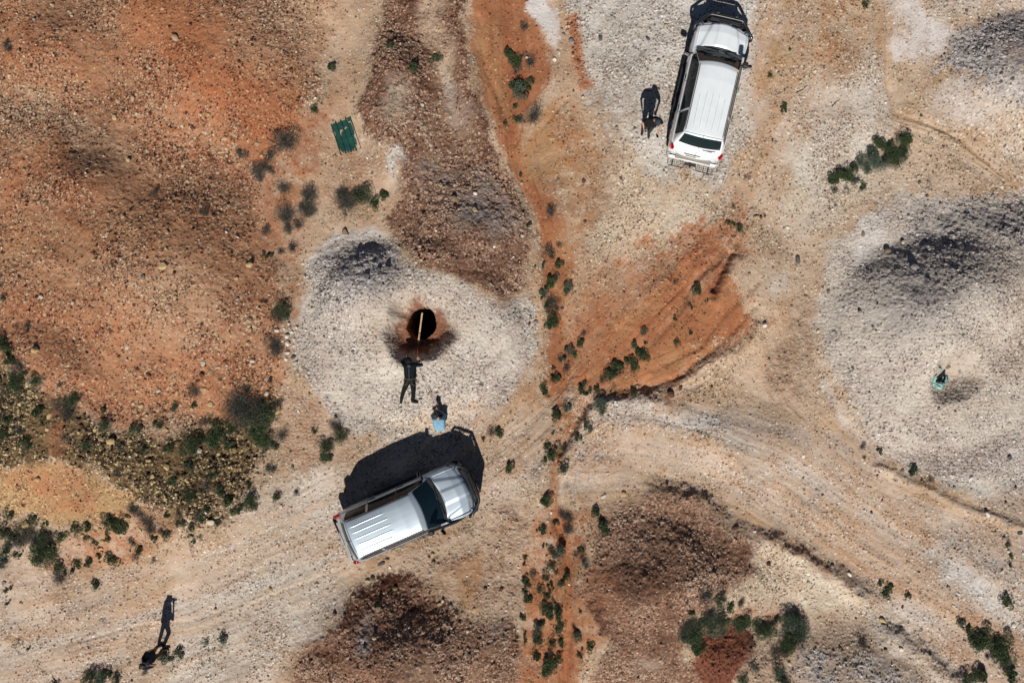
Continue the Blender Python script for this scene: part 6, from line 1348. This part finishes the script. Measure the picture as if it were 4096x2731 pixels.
# teal plastic scrap at the right-hand shaft
teal_d = mat("dark teal plastic", (.012, .13, .12), rough=.35, noise=.3, nscale=6); teal_l = mat("pale teal plastic", (.22, .42, .38), rough=.5, noise=.2, nscale=6); grey_p = mat("grey plastic", (.20, .25, .25), rough=.5, noise=.2, nscale=8)
ox, oy = Q(3722, 1515); oz = gz(ox, oy)
scr = empty("torn_plastic_drum", (ox, oy, oz), 0, "crumpled teal and grey plastic scrap lying beside the right-hand hollow", "plastic scrap"); scr.scale = (1.35, 1.35, 1.2)
def shell(name, r0, r1, a0, a1, z0, z1, m, cx=0, cy=0, crum=.03, seed=1):
    rr = np.random.RandomState(seed); V = []; F = []; na, nr = 18, 5
    for i in range(na):
        a = a0 + (a1 - a0) * i / (na - 1)
        for j in range(nr):
            t = j / (nr - 1); r = r0 + (r1 - r0) * t + .02 * math.sin(a * 5 + seed); V.append((cx + r * math.cos(a) + crum * rr.normal() * .5, cy + r * math.sin(a) * 1.05 + crum * rr.normal() * .5, z0 + (z1 - z0) * t + crum * rr.normal() + .05 * math.sin(a * 3)))
    for i in range(na - 1):
        for j in range(nr - 1): F.append((i * nr + j, (i + 1) * nr + j, (i + 1) * nr + j + 1, i * nr + j + 1))
    o = link(name, pymesh(name, V, F, True), scr, m); s_ = o.modifiers.new("thick", 'SOLIDIFY'); s_.thickness = .008; return o
shell("base", .05, .24, R(150), R(390), .05, .14, teal_d, .0, .02, .012, 1)
shell("panel", .13, .19, R(160), R(300), .22, .16, teal_l, .02, .02, .008, 2)
shell("panel", .20, .27, R(190), R(345), .20, .12, teal_l, .0, .04, .010, 3)
shell("panel", .06, .13, R(200), R(380), .24, .22, grey_p, .06, -.01, .008, 4)
shell("rim", .19, .24, R(95), R(200), .25, .22, grey_p, .0, .02, .012, 5)
def curved(name, pts, w_, m, lab, cat):
    o0 = Vector((*Q(*pts[0][:2]), 0)); o0.z = gz(o0.x, o0.y); V = []; F = []
    n = len(pts)
    for i, (px, py, h) in enumerate([(p[0], p[1], p[2] if len(p) > 2 else .03) for p in pts]):
        x, y = Q(px, py); a = pts[max(i - 1, 0)]; b = pts[min(i + 1, n - 1)]; dx, dy = b[0] - a[0], -(b[1] - a[1]); L = math.hypot(dx, dy); nx_, ny_ = -dy / L, dx / L
        ww = w_ * (1 if 0 < i < n - 1 else .35)
        for s, zz in ((-1, 0), (0, .02), (1, 0)): V.append((x + nx_ * ww * s - o0.x, y + ny_ * ww * s - o0.y, gz(x, y) + h + zz - o0.z))
    for i in range(n - 1):
        for j in (0, 1): F.append((i * 3 + j, i * 3 + j + 1, (i + 1) * 3 + j + 1, (i + 1) * 3 + j))
    o = link(name, pymesh(name, V, F, True), None, m); o.location = o0; s_ = o.modifiers.new("thick", 'SOLIDIFY'); s_.thickness = .01; return tag(o, lab, cat)
Q_ = Q
pts_ = [(3700, 1470, .05), (3708, 1471.5, .08), (3716, 1474, .09), (3725, 1479, .08), (3733, 1486, .05)]
o0 = [(p[0], p[1], p[2]) for p in pts_]
def curve3(name, pts, w_, m, lab, cat): return curved(name, pts, w_, m, lab, cat)
curve3("plastic_strip", o0, .035, teal_l, "curved pale teal plastic strip just above the crumpled scrap", "plastic strip")
mb = MB(); a = Vector((*Q(3741, 1512), 0)); b = Vector((*Q(3773, 1539), 0)); a.z = gz(a.x, a.y) + .16; b.z = gz(b.x, b.y) + .10
mb.tube([Vector((0, 0, 0)), (b - a) * .5 + Vector((0, 0, .02)), b - a], [.03, .028, .02], 6); o = mb.build("metal_bar", grey_p, None); o.location = a; tag(o, "grey bar sticking out from the teal plastic scrap into the hollow", "bar")
# fallen sticks
stick_m = mat("dry stick", (.08, .065, .05), rough=.9)
for i, (t_, pts, lab) in enumerate([(2, [(775, 645), (815, 625), (855, 595)], "thin curved dark stick lying right of the white car"), (2, [(1028, 735), (1050, 710), (1084, 682)], "short dark stick on pale ground below the curved one"), (8, [(395, 1150), (420, 1200), (450, 1235)], "bare pale branch under the green bush beside the red pit")]):
    W_ = [Vector((*P(*T(t_, *p)), 0)) for p in pts]
    for p in W_: p.z = gz(p.x, p.y) + .02
    mb = MB(); mb.tube([p - W_[0] for p in W_], [.012, .010, .005], 6); o = mb.build("fallen_stick", stick_m, None, True); o.location = W_[0]; tag(o, lab, "stick")
# two small black rings joined together, left of the shaft mound
x, y = P(*T(3, 1877, 1045)); mb = MB()
for dy in (-.045, .045): mb.tube([(.045 * math.cos(a), dy + .045 * math.sin(a), .03) for a in np.linspace(0, 6.283, 13)[:-1]], .018, 6, True)
o = mb.build("pipe_clamp", black_plastic, None, True); o.location = (x, y, gz(x, y)); tag(o, "small black double ring lying on orange soil left of the shaft mound", "clamp")
